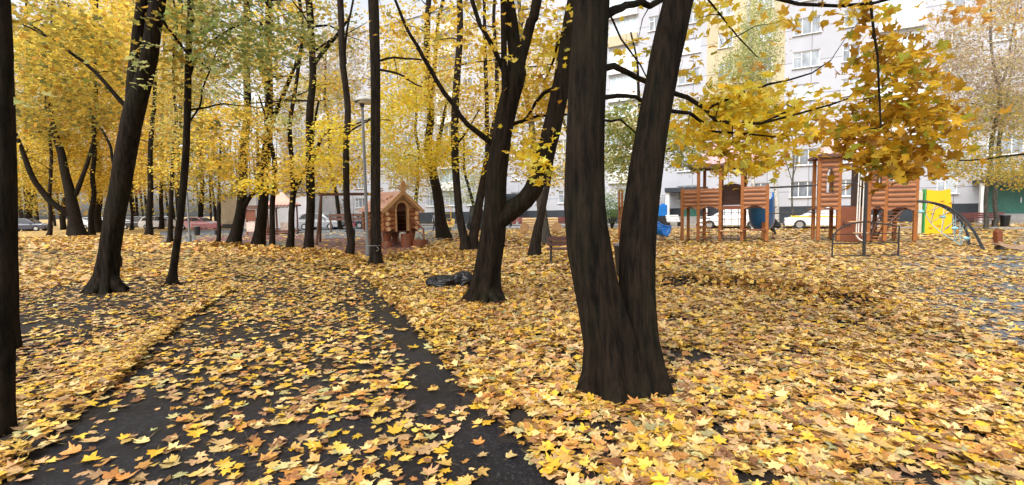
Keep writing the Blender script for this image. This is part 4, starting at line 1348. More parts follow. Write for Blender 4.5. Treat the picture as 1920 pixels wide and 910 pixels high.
# ------------------------------------------------------------------ gazebo play hut with scalloped roof, left
gz = empty('gazebo', (X(527, 38), 38, 0), .25, 'wooden play gazebo with salmon scalloped hip roof, behind the row of trunks', 'gazebo')
zz = 2.25
for sx_ in (-1, 1):
    for sy in (-1, 1):
        MB().box(sx_ * .95, sy * .8 + .8, zz / 2, .10, .10, zz).build('post', W_PANEL, gz)
hip_roof(gz, 0, .8, zz + .12, 2.5, 2.3, 1.05, mat('salmon_roof', (.62, .32, .25), .4, .12, 4), fringe=W_DARK)
fr = MB()
for k in range(9): fr.ball((-1.12 + .28 * k, -.36, zz - .02), .14, 8, 6, (1, .15, 1))
fr.build('scallop_fringe', mat('grey_brown_fringe', (.22, .15, .12), .7, .2, 5), gz)
MB().box(.45, .0, .62, 1.0, .05, .62).build('printed_panel', mat('pale_printed_panel', (.50, .40, .33), .5, .35, 9), gz)
MB().box(0, .8, .22, 2.4, 2.0, .10).build('deck', W_PANEL, gz)
MB().box(-1.0, -1.0, .10, .1, .1, .2).box(0, -.75, .13, 2.2, .5, .06).build('step', W_PANEL, gz)
lh = empty('play_hut', (X(484, 37), 37, 0), -.1, 'low brown play hut with dark ridge roof and pale front panel, between the leaning trunks', 'play hut')
MB().prism([(-.95, 2.05), (-.6, 2.32), (.6, 2.32), (.95, 2.05)], -.4, 1.4).build('roof', W_DARK, lh)
for sx_ in (-1, 1):
    for y in (-.2, 1.2): MB().box(sx_ * .8, y, 1.02, .1, .1, 2.04).build('post', W_PANEL, lh)
MB().box(-.4, -.2, 1.55, .7, .05, .9).build('side_panel', W_PANEL, lh)
MB().box(-.45, -.24, .62, .72, .05, .80).build('printed_panel', mat('pale_printed_panel', (.5, .4, .33)), lh)
MB().box(0, .5, .25, 1.8, 1.6, .08).box(.3, -.6, .12, 2.2, .4, .05).build('deck', W_PANEL, lh)

# ------------------------------------------------------------------ log train
lt = empty('log_train', (X(1013, 34.2), 34.2, 0), 0.05, 'two-wagon toy train of raw pine logs with round disc wheels behind the broken trunk', 'toy train')
for cx_ in (-.72, .68):
    m = MB()
    for k in range(4): m.tube([(cx_ - .55, -.35 + .0 * k, .42 + k * .17), (cx_ + .55, -.35, .42 + k * .17)], .09, 10)
    for k in range(4): m.tube([(cx_ - .55, .35, .42 + k * .17), (cx_ + .55, .35, .42 + k * .17)], .09, 10)
    for k in range(4):
        for e in (-.5, .5): m.tube([(cx_ + e, -.36, .42 + k * .17), (cx_ + e, .36, .42 + k * .17)], .085, 10)
    wgn = m.build('wagon', W_RAW, lt)
    for e in (-.42, .42):
        MB().tube([(cx_ + e * 1.1, -.58, .34), (cx_ + e * 1.1, -.44, .34)], .34, 18).build('wheel', mat('cut_log_wheel', (.38, .22, .10), .7, .2, 6), wgn)
# ------------------------------------------------------------------ benches, bins, lamps
def bench(name, x, y, rz, L_, label, wood_, back=True, metal=M_BLK, scale=1.0, group=None):
    r = empty(name, (x, y, 0), rz, label, 'bench', group)
    for sx_ in (-1, 1):
        m = MB()
        e = sx_ * (L_ / 2 - .12)
        m.tube(bez([(e, -.22, 0), (e, -.14, .2), (e, -.22, .42)], 6), .022, 6)
        m.tube(bez([(e, .22, 0), (e, .12, .2), (e, .20, .42), (e, .27, .84)], 8), .022, 6)
        m.tube([(e, -.22, .42), (e, .2, .42)], .022, 6)
        m.tube(bez([(e, -.22, .42), (e, -.26, .66), (e, .2, .62)], 6), .018, 6)
        m.build('leg', metal, r)
    for k in range(4):
        MB().box(0, -.2 + k * .125, .45, L_, .105, .035).build('seat_slat', wood_, r, bevel=.006)
    if back:
        for k in range(2):
            MB().box(0, .235 + .03 * k, .62 + k * .145, L_, .03, .125).build('back_slat', wood_, r, bevel=.006)
    return r
b0 = ground(1060, 496)
bench('park_bench', X(1037, b0[1]) + .62, b0[1] + .15, PI, 1.6, 'dark brown slatted bench with curved iron legs, its end showing beside the big double trunk', wood('dark_red_slats', (.07, .028, .02)))
def block_bench(x, y, rz, L_, label):
    r = empty('park_bench', (x, y, 0), rz, label, 'bench', 'maroon benches at the playground edge')
    for k in range(3): MB().box(0, -.16 + k * .16, .46, L_, .14, .05).build('seat_slat', M_MAR, r)
    for k in range(3): MB().box(0, .26 + .02 * k, .62 + k * .13, L_, .04, .115).build('back_slat', M_MAR, r)
    for sx_ in (-1, 1): MB().box(sx_ * (L_ / 2 - .3), .05, .21, .1, .45, .42, ).build('leg', M_DARK, r)
    return r
block_bench(X(388, 38.5), 38.5, PI + .05, 2.1, 'maroon bench in front of the beige utility building')
block_bench(X(1822, 30), 30, PI - .3, 2.9, 'long maroon bench near the green entrance door')
block_bench(X(1048, 40), 40, PI, 2.0, 'maroon bench behind the log train near the building')
block_bench(X(975, 43), 43, PI - .4, 2.4, 'maroon bench seen through the fork of the leaning maple')
def bin_(x, y, s, label, m=M_BLK):
    r = empty('litter_bin', (x, y, 0), 0, label, 'bin')
    MB().tube([(0, 0, .05 * s), (0, 0, .1 * s), (0, 0, .72 * s), (0, 0, .76 * s)], [.18 * s, .2 * s, .25 * s, .25 * s], 14).build('body', m, r)
    MB().tube([(0, 0, .76 * s), (0, 0, .80 * s)], [.265 * s, .26 * s], 14).build('rim', M_GREYM, r)
    MB().tube([(0, 0, 0), (0, 0, .06 * s)], .14 * s, 10).build('base', M_DARK, r)
gb_ = ground(1172, 522)
bin_(gb_[0], gb_[1], 1.0, 'black round litter bin peeking out between the two big stems')
bin_(X(1884, 29), 29, 1.0, 'black round litter bin beside the long maroon bench near the green door')
bin_(X(375, 38), 37.6, .95, 'black round litter bin at the end of the maroon bench by the beige wall')
def lamp(px, Y, H, label):
    p = X(px, Y, 480 if Y < 20 else 450)
    r = empty('street_lamp', (p, Y, 0), 0, label, 'street lamp', 'street lamps along the path')
    MB().tube([(0, 0, 0), (0, 0, .5), (0, 0, .52), (0, 0, H - .1)], [.085, .085, .06, .045], 14).build('pole', M_GREYM, r)
    MB().box(0, 0, .35, .10, .19, .3).build('service_door', M_GREYM, r)
    h = MB().tube([(0, 0, H - .12), (0, 0, H + .02), (0.0, 0, H + .05)], [.06, .09, .26], 20)
    h.build('neck', M_DARK, r)
    d = MB().tube([(.10, 0, H + .05), (.10, 0, H + .09), (.10, 0, H + .17), (.10, 0, H + .2)], [.28, .33, .26, .08], 24).build('lamp_head', mat('pale_lamp_shell', (.55, .56, .56), .4, .1, 4), r, smooth=True)
    MB().tube([(.10, 0, H + .045), (.10, 0, H + .0)], [.26, .20], 20).build('diffuser', mat('milky_diffuser', (.62, .62, .60), .3, .05, 5), d, smooth=True)
lamp(690, 15.8, 5.2, 'tall grey street lamp with a flat round head beside the tied trunk')
lamp(356, 27.5, 5.5, 'more distant grey street lamp behind the thin dark stem')

# black rubbish bags
def bag(x, y, sx, sy, sz, label, seed, flat=0.0):
    r = empty('rubbish_bag', (x, y, 0), 0, label, 'rubbish bag', 'black rubbish bags by the maple')
    nu, nv = 56, 34
    th = np.linspace(-PI / 2, PI / 2, nv); ph_ = np.linspace(0, 2 * PI, nu, endpoint=False)
    TH, PHI = np.meshgrid(th, ph_, indexing='ij')
    ux, uy, uz = np.cos(TH) * np.cos(PHI), np.cos(TH) * np.sin(PHI), np.sin(TH)
    w1 = vnoise(ux * 1 + 5, uy + 3, uz, .55, seed) - .5
    w2 = np.abs(vnoise(ux + 9, uy, uz * 1.4 + 2, .23, seed + 1) - .5)
    w3 = np.abs(vnoise(ux, uy + 7, uz * 1.2, .11, seed + 2) - .5)
    rr = 1 + .55 * w1 - .34 * w2 - .17 * w3
    PX, PY, PZ = ux * rr * sx, uy * rr * sy, (uz * rr * .62 + .5) * sz
    PZ = np.maximum(PZ, .0)
    V = np.stack([PX, PY, PZ], -1).reshape(-1, 3)
    i = (np.arange(nv - 1)[:, None] * nu + np.arange(nu)[None]).ravel(); j = (np.arange(nv - 1)[:, None] * nu + (np.arange(nu)[None] + 1) % nu).ravel()
    me = np_mesh('sack', V, np.stack([i, j, j + nu, i + nu], -1), 4, M_BAG, r, smooth=True)
    tie = MB(); a = seed * 1.3
    kx, ky, kz = math.cos(a) * sx * .75, math.sin(a) * sy * .5, sz * .62
    tie.tube([(kx, ky, kz - .06), (kx + .02, ky, kz + .02), (kx + .07, ky + .02, kz + .07)], [.05, .022, .06], 9)
    tie.tube([(kx + .02, ky, kz + .01), (kx + .10, ky - .04, kz + .02)], [.02, .035], 7)
    tie.build('tied_neck', M_BAG, r)
    return r
M_BAG = mat('black_sack_plastic', (.006, .006, .008), .36, .2, 6, bmp=.3, spec=.4)
q = ground(828, 545)
bag(q[0] + .02, q[1] + .30, .44, .28, .26, 'low black rubbish sack, farther from the trunk, fallen leaves on its top', 3)
q = ground(868, 545)
bag(q[0] - .02, q[1] + .35, .24, .22, .32, 'crumpled black rubbish sack touching the leaning maple trunk', 8)
q = ground(926, 528)
bag(q[0], q[1] + .2, .12, .14, .20, 'small end of a black sack poking out behind the maple trunk', 12)

# small playground things in the middle distance
sp = empty('spring_rocker', (X(843, 36), 36, 0), .2, 'yellow and cream spring rocker on a coil beside the pale forked trunk', 'rocker')
MB().prism([(-.35, .45), (-.42, .8), (-.3, 1.0), (-.12, .82), (.1, .78), (.25, 1.05), (.4, 1.0), (.36, .5), (.1, .38)], -.06, .06).build('side_board', mat('cream_yellow_board', (.68, .48, .16), .5, .1, 5), sp, bevel=.01)
MB().box(0, 0, .72, .34, .3, .05).build('seat', mat('red_seat', (.45, .06, .03), .5, .1, 5), sp)
co = MB().tube([(.13 * math.cos(t), .13 * math.sin(t), .04 + t * .011) for t in np.linspace(0, 10 * PI, 70)], .016, 5); co.build('spring', M_BLK, sp)
ya = empty('yellow_hoop', (X(838, 44), 44, 0), 0, 'thin yellow climbing hoop standing behind the spring rocker', 'hoop')
MB().tube([(-.4, 0, 0)] + [(-.4 * math.cos(t), 0, 1.7 + .5 * math.sin(t)) for t in np.linspace(0, PI, 10)] + [(.4, 0, 0)], .035, 8).build('hoop', M_YEL, ya)
MB().tube([(-.4, 0, .9), (.4, 0, .9)], .02, 6).tube([(-.4, 0, 1.4), (.4, 0, 1.4)], .02, 6).build('rung', M_YEL, ya)
# compact orange tractor
tr = empty('mini_tractor', (X(905, 38), 38, 0), .5, 'small orange tractor with dark cab and orange beacon behind the leaning maple', 'tractor')
M_OR = mat('orange_paint', (.62, .17, .02), .4, .1, 4)
MB().prism([(-.1, .55), (1.15, .55), (1.2, .95), (.95, 1.08), (-.1, 1.12)], -.3, .3).build('bonnet', M_OR, tr, bevel=.03)
MB().prism([(-1.0, .5), (-.1, .5), (-.05, 1.15), (-.18, 1.95), (-.9, 1.95), (-1.05, 1.2)], -.42, .42).build('cab', M_BLK, tr, bevel=.02)
MB().box(-.55, 0, 1.98, .95, .95, .07).build('cab_roof', M_BLK, tr, bevel=.02)
MB().tube([(-.5, 0, 2.0), (-.5, 0, 2.16)], [.07, .05], 10).build('beacon', M_OR, tr)
for a, r_, y in ((-.75, .45, .5), (.85, .30, .42)):
    for sy in (-1, 1):
        wh = MB().tube([(a, sy * (y - .1), r_), (a, sy * (y + .1), r_)], r_, 18).build('wheel', M_TYRE, tr)
        MB().tube([(a, sy * (y + .1), r_), (a, sy * (y + .115), r_)], r_ * .5, 14).build('rim', M_OR, wh)
# carved log seat at the right edge
rs = ground(1895, 470)
ws = empty('log_seesaw', (rs[0] + .05, rs[1], 0), -.12, 'carved wooden rocker with upright end boards and a sagging pale plank among fallen leaves', 'rocker')
for x_, hgt_ in ((-.42, .62), (.62, .52)):
    MB().prism([(x_ - .07, .16), (x_ - .12, hgt_), (x_ - .04, hgt_ + .10), (x_ + .05, hgt_), (x_ + .07, .16)], -.09, .09).build('end_board', W_PANEL, ws, bevel=.02)
MB().prism([(-.5, .32), (-.25, .2), (.15, .13), (.5, .2), (.85, .34), (.85, .24), (.5, .10), (.15, .03), (-.25, .08), (-.5, .2)], -.14, .14).build('plank', mat('weathered_plank', (.30, .20, .13), .7, .25, 4, stretch=(1, 6, 6)), ws)
for x_ in (-.38, .75): MB().box(x_, 0, .05, .12, .24, .16).build('foot', M_DARK, ws)
# white slatted bench leftover and blue drum by the building
wp = empty('white_slat_bench', (X(1262, 38), 38, 0), .3, 'small white slatted bench by the building behind the slide', 'bench')
for k in range(4): MB().box(0, 0.05 * k, .55 + .13 * k, 1.2, .04, .09, rx=-.25).build('back_slat', M_WHITE, wp)
for k in range(2): MB().box(0, -.15 - .14 * k, .45, 1.2, .11, .04).build('seat_slat', M_WHITE, wp)
for sx_ in (-1, 1): MB().box(sx_ * .5, -.1, .22, .05, .4, .43).build('leg', M_DARK, wp)
bx = empty('blue_crate', (X(1241, 41), 41, 0), .2, 'blue plastic tank on a dark stand under the slatted balcony', 'tank')
MB().box(0, 0, 1.35, .75, .6, 1.0).box(.1, -.05, 1.9, .3, .3, .12).build('tank', M_BLUE, bx, bevel=.05)
MB().box(0, 0, .42, .7, .55, .84).build('stand', M_DARK, bx)
# ------------------------------------------------------------------ trees
def resample(P, R, step):
    """Catmull-Rom through P (k,3) with radii R"""
    P = [np.array(p, float) for p in P]
    Q = [2 * P[0] - P[1]] + P + [2 * P[-1] - P[-2]]
    out, ro = [], []
    for i in range(1, len(Q) - 2):
        L = np.linalg.norm(Q[i + 1] - Q[i]); n = max(1, int(L / step))
        for k in range(n):
            t = k / n
            out.append(.5 * ((2 * Q[i]) + (Q[i + 1] - Q[i - 1]) * t + (2 * Q[i - 1] - 5 * Q[i] + 4 * Q[i + 1] - Q[i + 2]) * t * t + (3 * Q[i] - Q[i - 1] - 3 * Q[i + 1] + Q[i + 2]) * t ** 3))
            ro.append(R[i - 1] * (1 - t) + R[i] * t)
    out.append(Q[-2]); ro.append(R[-1])
    return np.array(out), np.array(ro)
class TreeMesh:
    def __init__(s): s.V, s.Fq, s.n, s.skel = [], [], 0, []
    def limb(s, P, R, sides, flare=0.0, lobes=5, seed=0, rough=0.0, skel=True):
        P = np.asarray(P); R = np.asarray(R, float); k = len(P)
        D = np.gradient(P, axis=0); D /= np.linalg.norm(D, axis=1)[:, None] + 1e-9
        a = np.cross(D[0], [1.0, 0, 0]) if abs(D[0][2]) > .8 else np.cross(D[0], [0, 0, 1.0])
        a /= np.linalg.norm(a)
        A = np.zeros_like(P)
        for i in range(k):
            a = a - D[i] * (a @ D[i]); a /= np.linalg.norm(a) + 1e-9; A[i] = a
        B = np.cross(D, A)
        t = np.linspace(0, 2 * PI, sides, endpoint=False)
        rr = np.repeat(R[:, None], sides, 1)
        if flare > 0:
            h = np.clip(P[:, 2], 0, None)[:, None]
            e = np.exp(-h / (.30 * max(.35, R[0] / .25)))
            lob = .55 + .45 * np.cos(lobes * t + seed) + .3 * np.cos((lobes - 2) * t + seed * 2.1)
            rr = rr * (1 + flare * e * np.clip(lob, .05, 2)[None]) 
            rr = rr * (1 + (.13 * np.exp(-h / 1.1) * np.cos(lobes * t + seed) + .05 * np.exp(-h / 1.6) * np.cos((2 * lobes + 1) * t + 2.3 * seed)))
        if rough > 0:
            ct, st = np.cos(t)[None] * 1.0, np.sin(t)[None] * 1.0
            al = np.cumsum(np.r_[0, np.linalg.norm(np.diff(P, axis=0), axis=1)])[:, None]
            nn = vnoise(ct * 2.2 + seed * 3 + 0 * al, st * 2.2 + 0 * al, al * 1.1 + 0 * ct, .5, seed) - .5
            n2 = vnoise(ct * 2.2 + seed * 3 + 0 * al, st * 2.2 + 0 * al, al * 2.6 + 0 * ct, .22, seed + 4) - .5
            rr = rr * (1 + rough * nn + rough * .6 * n2)
        V = P[:, None, :] + (A[:, None, :] * np.cos(t)[None, :, None] + B[:, None, :] * np.sin(t)[None, :, None]) * rr[..., None]
        i = (np.arange(k - 1)[:, None] * sides + np.arange(sides)[None]).ravel(); j = (np.arange(k - 1)[:, None] * sides + ((np.arange(sides) + 1) % sides)[None]).ravel()
        s.V.append(V.reshape(-1, 3)); s.Fq.append(np.stack([i, j, j + sides, i + sides], -1) + s.n); s.n += k * sides
        if skel: s.skel.append(np.c_[P, R])
    def build(s, name, m, parent):
        V = np.vstack(s.V) - np.array(parent.location)
        return np_mesh(name, V, np.vstack(s.Fq), 4, m, parent, smooth=True)
def tree(name, label, base, stems, clumps=(), crown=None, bark=None, cat='tree', H=13.0, near=False, leaf=.125, group=None, flare=.22, twigs=True, droop=0.0,
         lod=2, Y=None, rough=.12, ext=True, seed=None, tilt=.6, sag=.25, roots=()):
    """stems: lists of (px,py,width_px[,extra depth]); the first one starts on the ground."""
    seed = seed if seed is not None else int(abs(base[0] * 7 + base[1])) % 997
    rng = np.random.default_rng(seed + 5)
    g = ground(*base)
    Y = Y or g[1]
    loc = at(base[0], base[1], Y); loc[2] = 0
    root = empty(name, loc, 0, label, cat, group)
    T = TreeMesh()
    for si, st in enumerate(stems):
        P, R = [], []
        for q in st:
            p = at(q[0], q[1], Y + (q[3] if len(q) > 3 else 0)); P.append(p); R.append(q[2] * p[1] / F / 2 / math.hypot(1, (q[0] - 960) / F))
        if si == 0: P[0][2] = -.06
        top = P[-1]
        if ext and st[-1][1] <= 2 and R[-1] > .02 and top[2] < H:
            d = P[-1] - P[-2]; d /= np.linalg.norm(d); d[2] = max(d[2], .5); d /= d[2]
            h1 = H - top[2]; r1 = R[-1]
            for t in (.3, .65, 1.0):
                P.append(top + d * h1 * t * np.array([.8, .8, 1]) + np.array([rng.normal(0, .12), rng.normal(0, .12), 0])); R.append(r1 * (1 - .85 * t) + .008)
        step = .18 if near else .45
        Pp, Rr = resample(P, R, step if si == 0 or near else step * .8)
        if near and R[0] < .06 and len(Pp) > 3:
            q_ = np.stack([vnoise(Pp[:, 0], Pp[:, 1], Pp[:, 2], .28, 61 + a) for a in range(3)], -1) - .5
            Pp[1:] += q_[1:] * .07
        if not near:
            Pp[1:, :2] += (np.stack([vnoise(Pp[1:, 2], 0 * Pp[1:, 2] + si, seed, 1.8, 3), vnoise(Pp[1:, 2], 0 * Pp[1:, 2] + si, seed, 1.8, 4)], -1) - .5) * .28
        big = R[0] > .06
        T.limb(Pp, Rr, (40 if R[0] > .12 else 12) if near else (10 if big else 6), flare if si == 0 or (near and st[0][1] > 600) else 0, 5, seed % 7 + si, rough if big else .05)
    for rq in roots:                      # surface roots: px, py of the tip, width px at the trunk, start height
        e = ground(rq[0], rq[1]); c0_ = T.skel[0][0, :3]; hz = rq[3] if len(rq) > 3 else .32
        r0 = rq[2] * Y / F / 2
        st_ = T.skel[0][np.argmin(np.abs(T.skel[0][:, 2] - hz)), :3] * .75 + np.array([e[0], e[1], hz]) * .25
        q1 = st_ * .45 + e * .55; q1[2] = hz * .32
        Pp, Rr = resample([st_, q1, e + [0, 0, .015], e + (e - q1) * .6 * [1, 1, 0] + [0, 0, -.07]], [r0, r0 * .8, r0 * .42, r0 * .15], .05)
        T.limb(Pp, Rr, 12, skel=False)
    SK = np.vstack(T.skel)
    base_h = stems[0][-1][1]
    limbs = []
    # automatic limbs for the crown
    cr = crown or {}
    nl = cr.get('n', 0)
    sprays = []
    if nl:
        main = T.skel[0]
        z0, z1 = cr['z']; Lm = cr['L']
        for k in range(nl):
            z = z0 + (z1 - z0) * ((k + rng.uniform(0, .8)) / nl)
            i = np.argmin(np.abs(main[:, 2] - z)); p0 = main[i, :3]; r0 = main[i, 3]
            az = k * 2.4 + rng.uniform(-.4, .4)
            L = Lm * rng.uniform(.65, 1.1) * (1 - .45 * (z - z0) / (z1 - z0 + .01))
            el = rng.uniform(.25, .75)
            d = np.array([math.cos(az) * math.cos(el), math.sin(az) * math.cos(el), math.sin(el)])
            P = [p0 + d * L * t + np.array([0, 0, -sag * L * t * t]) + rng.normal(0, .05 * L, 3) * (t > 0) * .6 for t in (0, .3, .6, 1.0)]
            rb = min(r0 * .45, .02 + L * .012)
            Pp, Rr = resample(P, [rb, rb * .7, rb * .45, rb * .15 + .003], .5)
            T.limb(Pp, Rr, 5)
            ns = cr.get('sp', 8)
            for j in range(ns):
                t = rng.uniform(.3, 1.05)
                c = p0 + d * L * t + np.array([0, 0, -sag * L * t * t]) + rng.normal(0, 1, 3) * np.array([.42, .42, .25]) * L * .42
                sprays.append((c, cr['pal']))
    SC, SS, SCOL = [], [], []
    def spray(c, pal, m, spread, lsz):
        nrm = rng.normal(0, .28, 2)
        o = rng.normal(0, 1, (m, 3)) * np.array([spread, spread, spread * .32])
        o[:, 2] += o[:, 0] * nrm[0] + o[:, 1] * nrm[1] - droop * np.abs(rng.normal(0, 1, m)) * spread * 2.2
        SC.append(c + o); SS.append(np.clip(rng.normal(lsz, lsz * .2, m), lsz * .5, lsz * 1.5)); SCOL.append(pick_cols(m, pal, rng) * rng.uniform(.86, 1.1))
    if nl:
        m = cr.get('m', 16)
        for c, pal in sprays:
            spray(c, pal, m, cr.get('spread', .34), cr.get('leaf', leaf))
    conn = [c for c, _ in sprays]
    for cl in clumps:
        pal, cx, cy, ax, ay, Y0, Y1, cov = cl[:8]
        opt = cl[8] if len(cl) > 8 else {}
        sp_ = opt.get('spread', .26); m = opt.get('m', 11); lsz = opt.get('leaf', leaf)
        Ym = (Y0 + Y1) / 2
        lpx = .5 * (lsz * F / Ym) ** 2 * .62
        nleaf = cov * (1.45 if near else 2.0) * PI * ax * ay / lpx
        nsp = max(1, int(nleaf / m * 1.0))
        thr = opt.get('gap', .42)
        cnt = 0; tries = 0
        while cnt < nsp and tries < nsp * 12:
            tries += 1
            a = rng.uniform(0, 2 * PI); q = math.sqrt(rng.uniform(0, 1))
            px_, py_ = cx + ax * q * math.cos(a), cy + ay * q * math.sin(a)
            yy = rng.uniform(Y0, Y1)
            c = at(px_, py_, yy)
            if c[2] < .9: continue
            nz = float(vnoise(c[0:1], c[1:2], c[2:3] * 1.5, max(.6, Ym * .07), seed)[0])
            if nz < thr: continue
            spray(c, pal, m, sp_, lsz); conn.append(c); cnt += 1
    if conn and twigs:
        SKs = SK if not limbs else SK
        if nl: SKs = np.vstack(T.skel)
        keep = conn if len(conn) < 260 else [conn[i] for i in rng.choice(len(conn), 260, replace=False)]
        if near and len(conn) > 260: keep = [conn[i] for i in rng.choice(len(conn), min(len(conn), 420), replace=False)]
        SKs = SKs[SKs[:, 2] > .6]
        # nearest neighbours get a twig chain: sort by distance to the skeleton, attach to skeleton or an earlier clump centre
        done = SKs[:, :3]; dr = SKs[:, 3]
        order = sorted(range(len(keep)), key=lambda i: float(np.min(np.sum((done - keep[i]) ** 2, 1))))
        for i in order:
            c = keep[i]
            dd = np.sum((done - c) ** 2 * np.array([1, 1, 1.3]), 1) + np.where(done[:, 2] > c[2] + .5, .6, 0)
            j = int(np.argmin(dd)); p0 = done[j]; L = math.sqrt(float(dd[j]))
            if L < .12: continue
            rb = min(dr[j] * .6, .004 + .006 * L) + .0015
            mid = (p0 + c) / 2 + np.array([0, 0, .10 * L]) + rng.normal(0, .06 * L, 3)
            Pp, Rr = resample([p0, mid, c], [rb, rb * .7, rb * .35], max(.12, L / 4))
            T.limb(Pp, Rr, 4, skel=False)
            done = np.vstack([done, Pp[1:]]); dr = np.r_[dr, Rr[1:]]
    T.build('trunk', bark or M_BARK, root)
    if SC:
        C, S, Cc = np.vstack(SC), np.concatenate(SS), np.vstack(SCOL)
        ok = C[:, 2] > .5
        C, S, Cc = C[ok], S[ok], Cc[ok]
        leaf_object('crown', C, S, lod, tilt, np.clip(Cc, .005, .9), M_LEAF, root, .4)
    return root

ML = 'maples along the path'
# --- the big double-stemmed maple ---
tree('double_maple', 'huge double-stemmed dark maple in deep litter, its two stems joined at a flared base', (1168, 742),
     [[(1152, 742, 114), (1148, 690, 96), (1142, 640, 88), (1125, 565, 82), (1107, 470, 80), (1096, 380, 75), (1096, 280, 71), (1100, 180, 68), (1105, 80, 66), (1109, 0, 63)],
      [(1212, 741, 78, .02), (1207, 695, 74, .05), (1200, 640, 70, .09), (1194, 560, 68, .14), (1195, 460, 67, .18), (1204, 370, 64, .2), (1219, 270, 61, .2), (1238, 160, 58, .2), (1255, 70, 57, .2), (1272, 0, 56, .2)],
      [(1130, 32, 18, .1), (1165, 17, 14, .4), (1205, 6, 12, .8), (1260, -12, 11, 1.2)],
      [(1125, 122, 14, .2), (1160, 131, 11, .7), (1195, 147, 10, 1.0), (1230, 160, 10, 1.2), (1290, 184, 9, 1.2), (1326, 204, 8, 1.1), (1342, 224, 7.5, 1.0), (1372, 232, 7, .9), (1430, 231, 6, .8), (1490, 204, 4, .7)],
      [(1125, 184, 10, .3), (1170, 181, 8, .9), (1215, 196, 8, 1.3), (1262, 208, 8, 1.2), (1300, 216, 7, 1.1), (1340, 246, 6, 1.1), (1400, 252, 4, 1.0), (1450, 262, 3, .9)],
      [(1326, 204, 6, 1.1), (1400, 172, 5, 1.2), (1480, 150, 4, 1.1), (1560, 118, 2.5, 1.0)],
      [(1430, 231, 5, .8), (1500, 215, 4.5, .7), (1560, 198, 4, .6), (1610, 175, 3, .5)],
      [(1260, 60, 26, .3), (1330, -60, 20, .2), (1430, -10, 9, .2), (1500, 6, 8, .1), (1570, 9, 7, 0), (1640, 3, 6.5, -.1), (1740, -20, 5, -.2)],
      [(1632, 2, 6, -.1), (1640, 55, 5.5, -.1), (1645, 110, 5, -.1), (1643, 180, 4.5, -.1), (1650, 235, 3.5, -.1)],
      [(1320, -10, 4, .6), (1350, 30, 3.5, .8), (1385, 68, 3, .9), (1422, 106, 2, 1.0)],
      [(1130, 226, 5, .8), (1165, 222, 4, 1.2), (1185, 240, 3, 1.4), (1200, 255, 2.5, 1.5)],
      [(1145, 30, 4, .6), (1170, 70, 3.5, .8), (1200, 120, 3, .9), (1222, 165, 2, 1.0)]],
     [('bright', 1395, 235, 135, 62, 4.7, 5.8, 2.3, {'gap': .3, 'spread': .16}), ('bright', 1330, 190, 60, 40, 4.9, 5.8, 1.1, {'spread': .15}), ('bright', 1500, 225, 60, 48, 4.6, 5.4, 1.3, {'spread': .15}), ('bright', 1392, 308, 60, 36, 4.7, 5.4, 1.3, {'spread': .14, 'gap': .3}),
      ('bright', 1330, 268, 60, 40, 4.9, 5.6, 1.2, {'spread': .16}), ('yellow', 1420, 165, 60, 30, 5.0, 5.8, .8, {'spread': .15}), ('bright', 1320, 50, 50, 60, 4.8, 5.6, .75, {'spread': .16}), ('orange', 1440, 108, 55, 20, 5, 5.6, .3, {'spread': .12}),
      ('gold', 1685, 262, 92, 76, 3.9, 4.7, 3.4, {'gap': .18, 'spread': .15}), ('gold', 1680, 140, 74, 76, 3.9, 4.7, 2.0, {'gap': .3, 'spread': .14}), ('gold', 1765, 225, 34, 46, 4.0, 4.6, 1.0, {'spread': .12}), ('green', 1700, 315, 50, 20, 4.0, 4.6, .7, {'spread': .1}),
      ('yellow', 1600, 232, 60, 46, 4.2, 5.0, 1.5, {'spread': .15}), ('gold', 1600, 14, 50, 24, 3.9, 4.5, 1.1, {'spread': .12}), ('yellow', 1560, 40, 110, 32, 4.4, 5.4, .4, {'spread': .14}), ('orange', 1790, 40, 90, 34, 4.4, 5.2, .35, {'spread': .14}),
      ('bright', 1190, 95, 45, 70, 4.9, 5.5, .35, {'spread': .14}), ('yellow', 1290, 110, 30, 50, 4.8, 5.4, .7, {'spread': .14}), ('bright', 1520, 270, 40, 30, 4.8, 5.4, .6, {'spread': .13})],
     crown={'n': 22, 'z': (4.6, 11.5), 'L': 3.6, 'pal': 'yellow', 'sp': 9, 'm': 18, 'leaf': .16, 'spread': .4}, near=True, lod=1, leaf=.098, flare=.34, H=13, rough=.14, tilt=.9, roots=[(1086, 738, 38), (1108, 748, 34), (1150, 752, 40, .4), (1190, 752, 44, .5), (1236, 744, 44, .35), (1266, 722, 40, .3), (1262, 700, 26)])
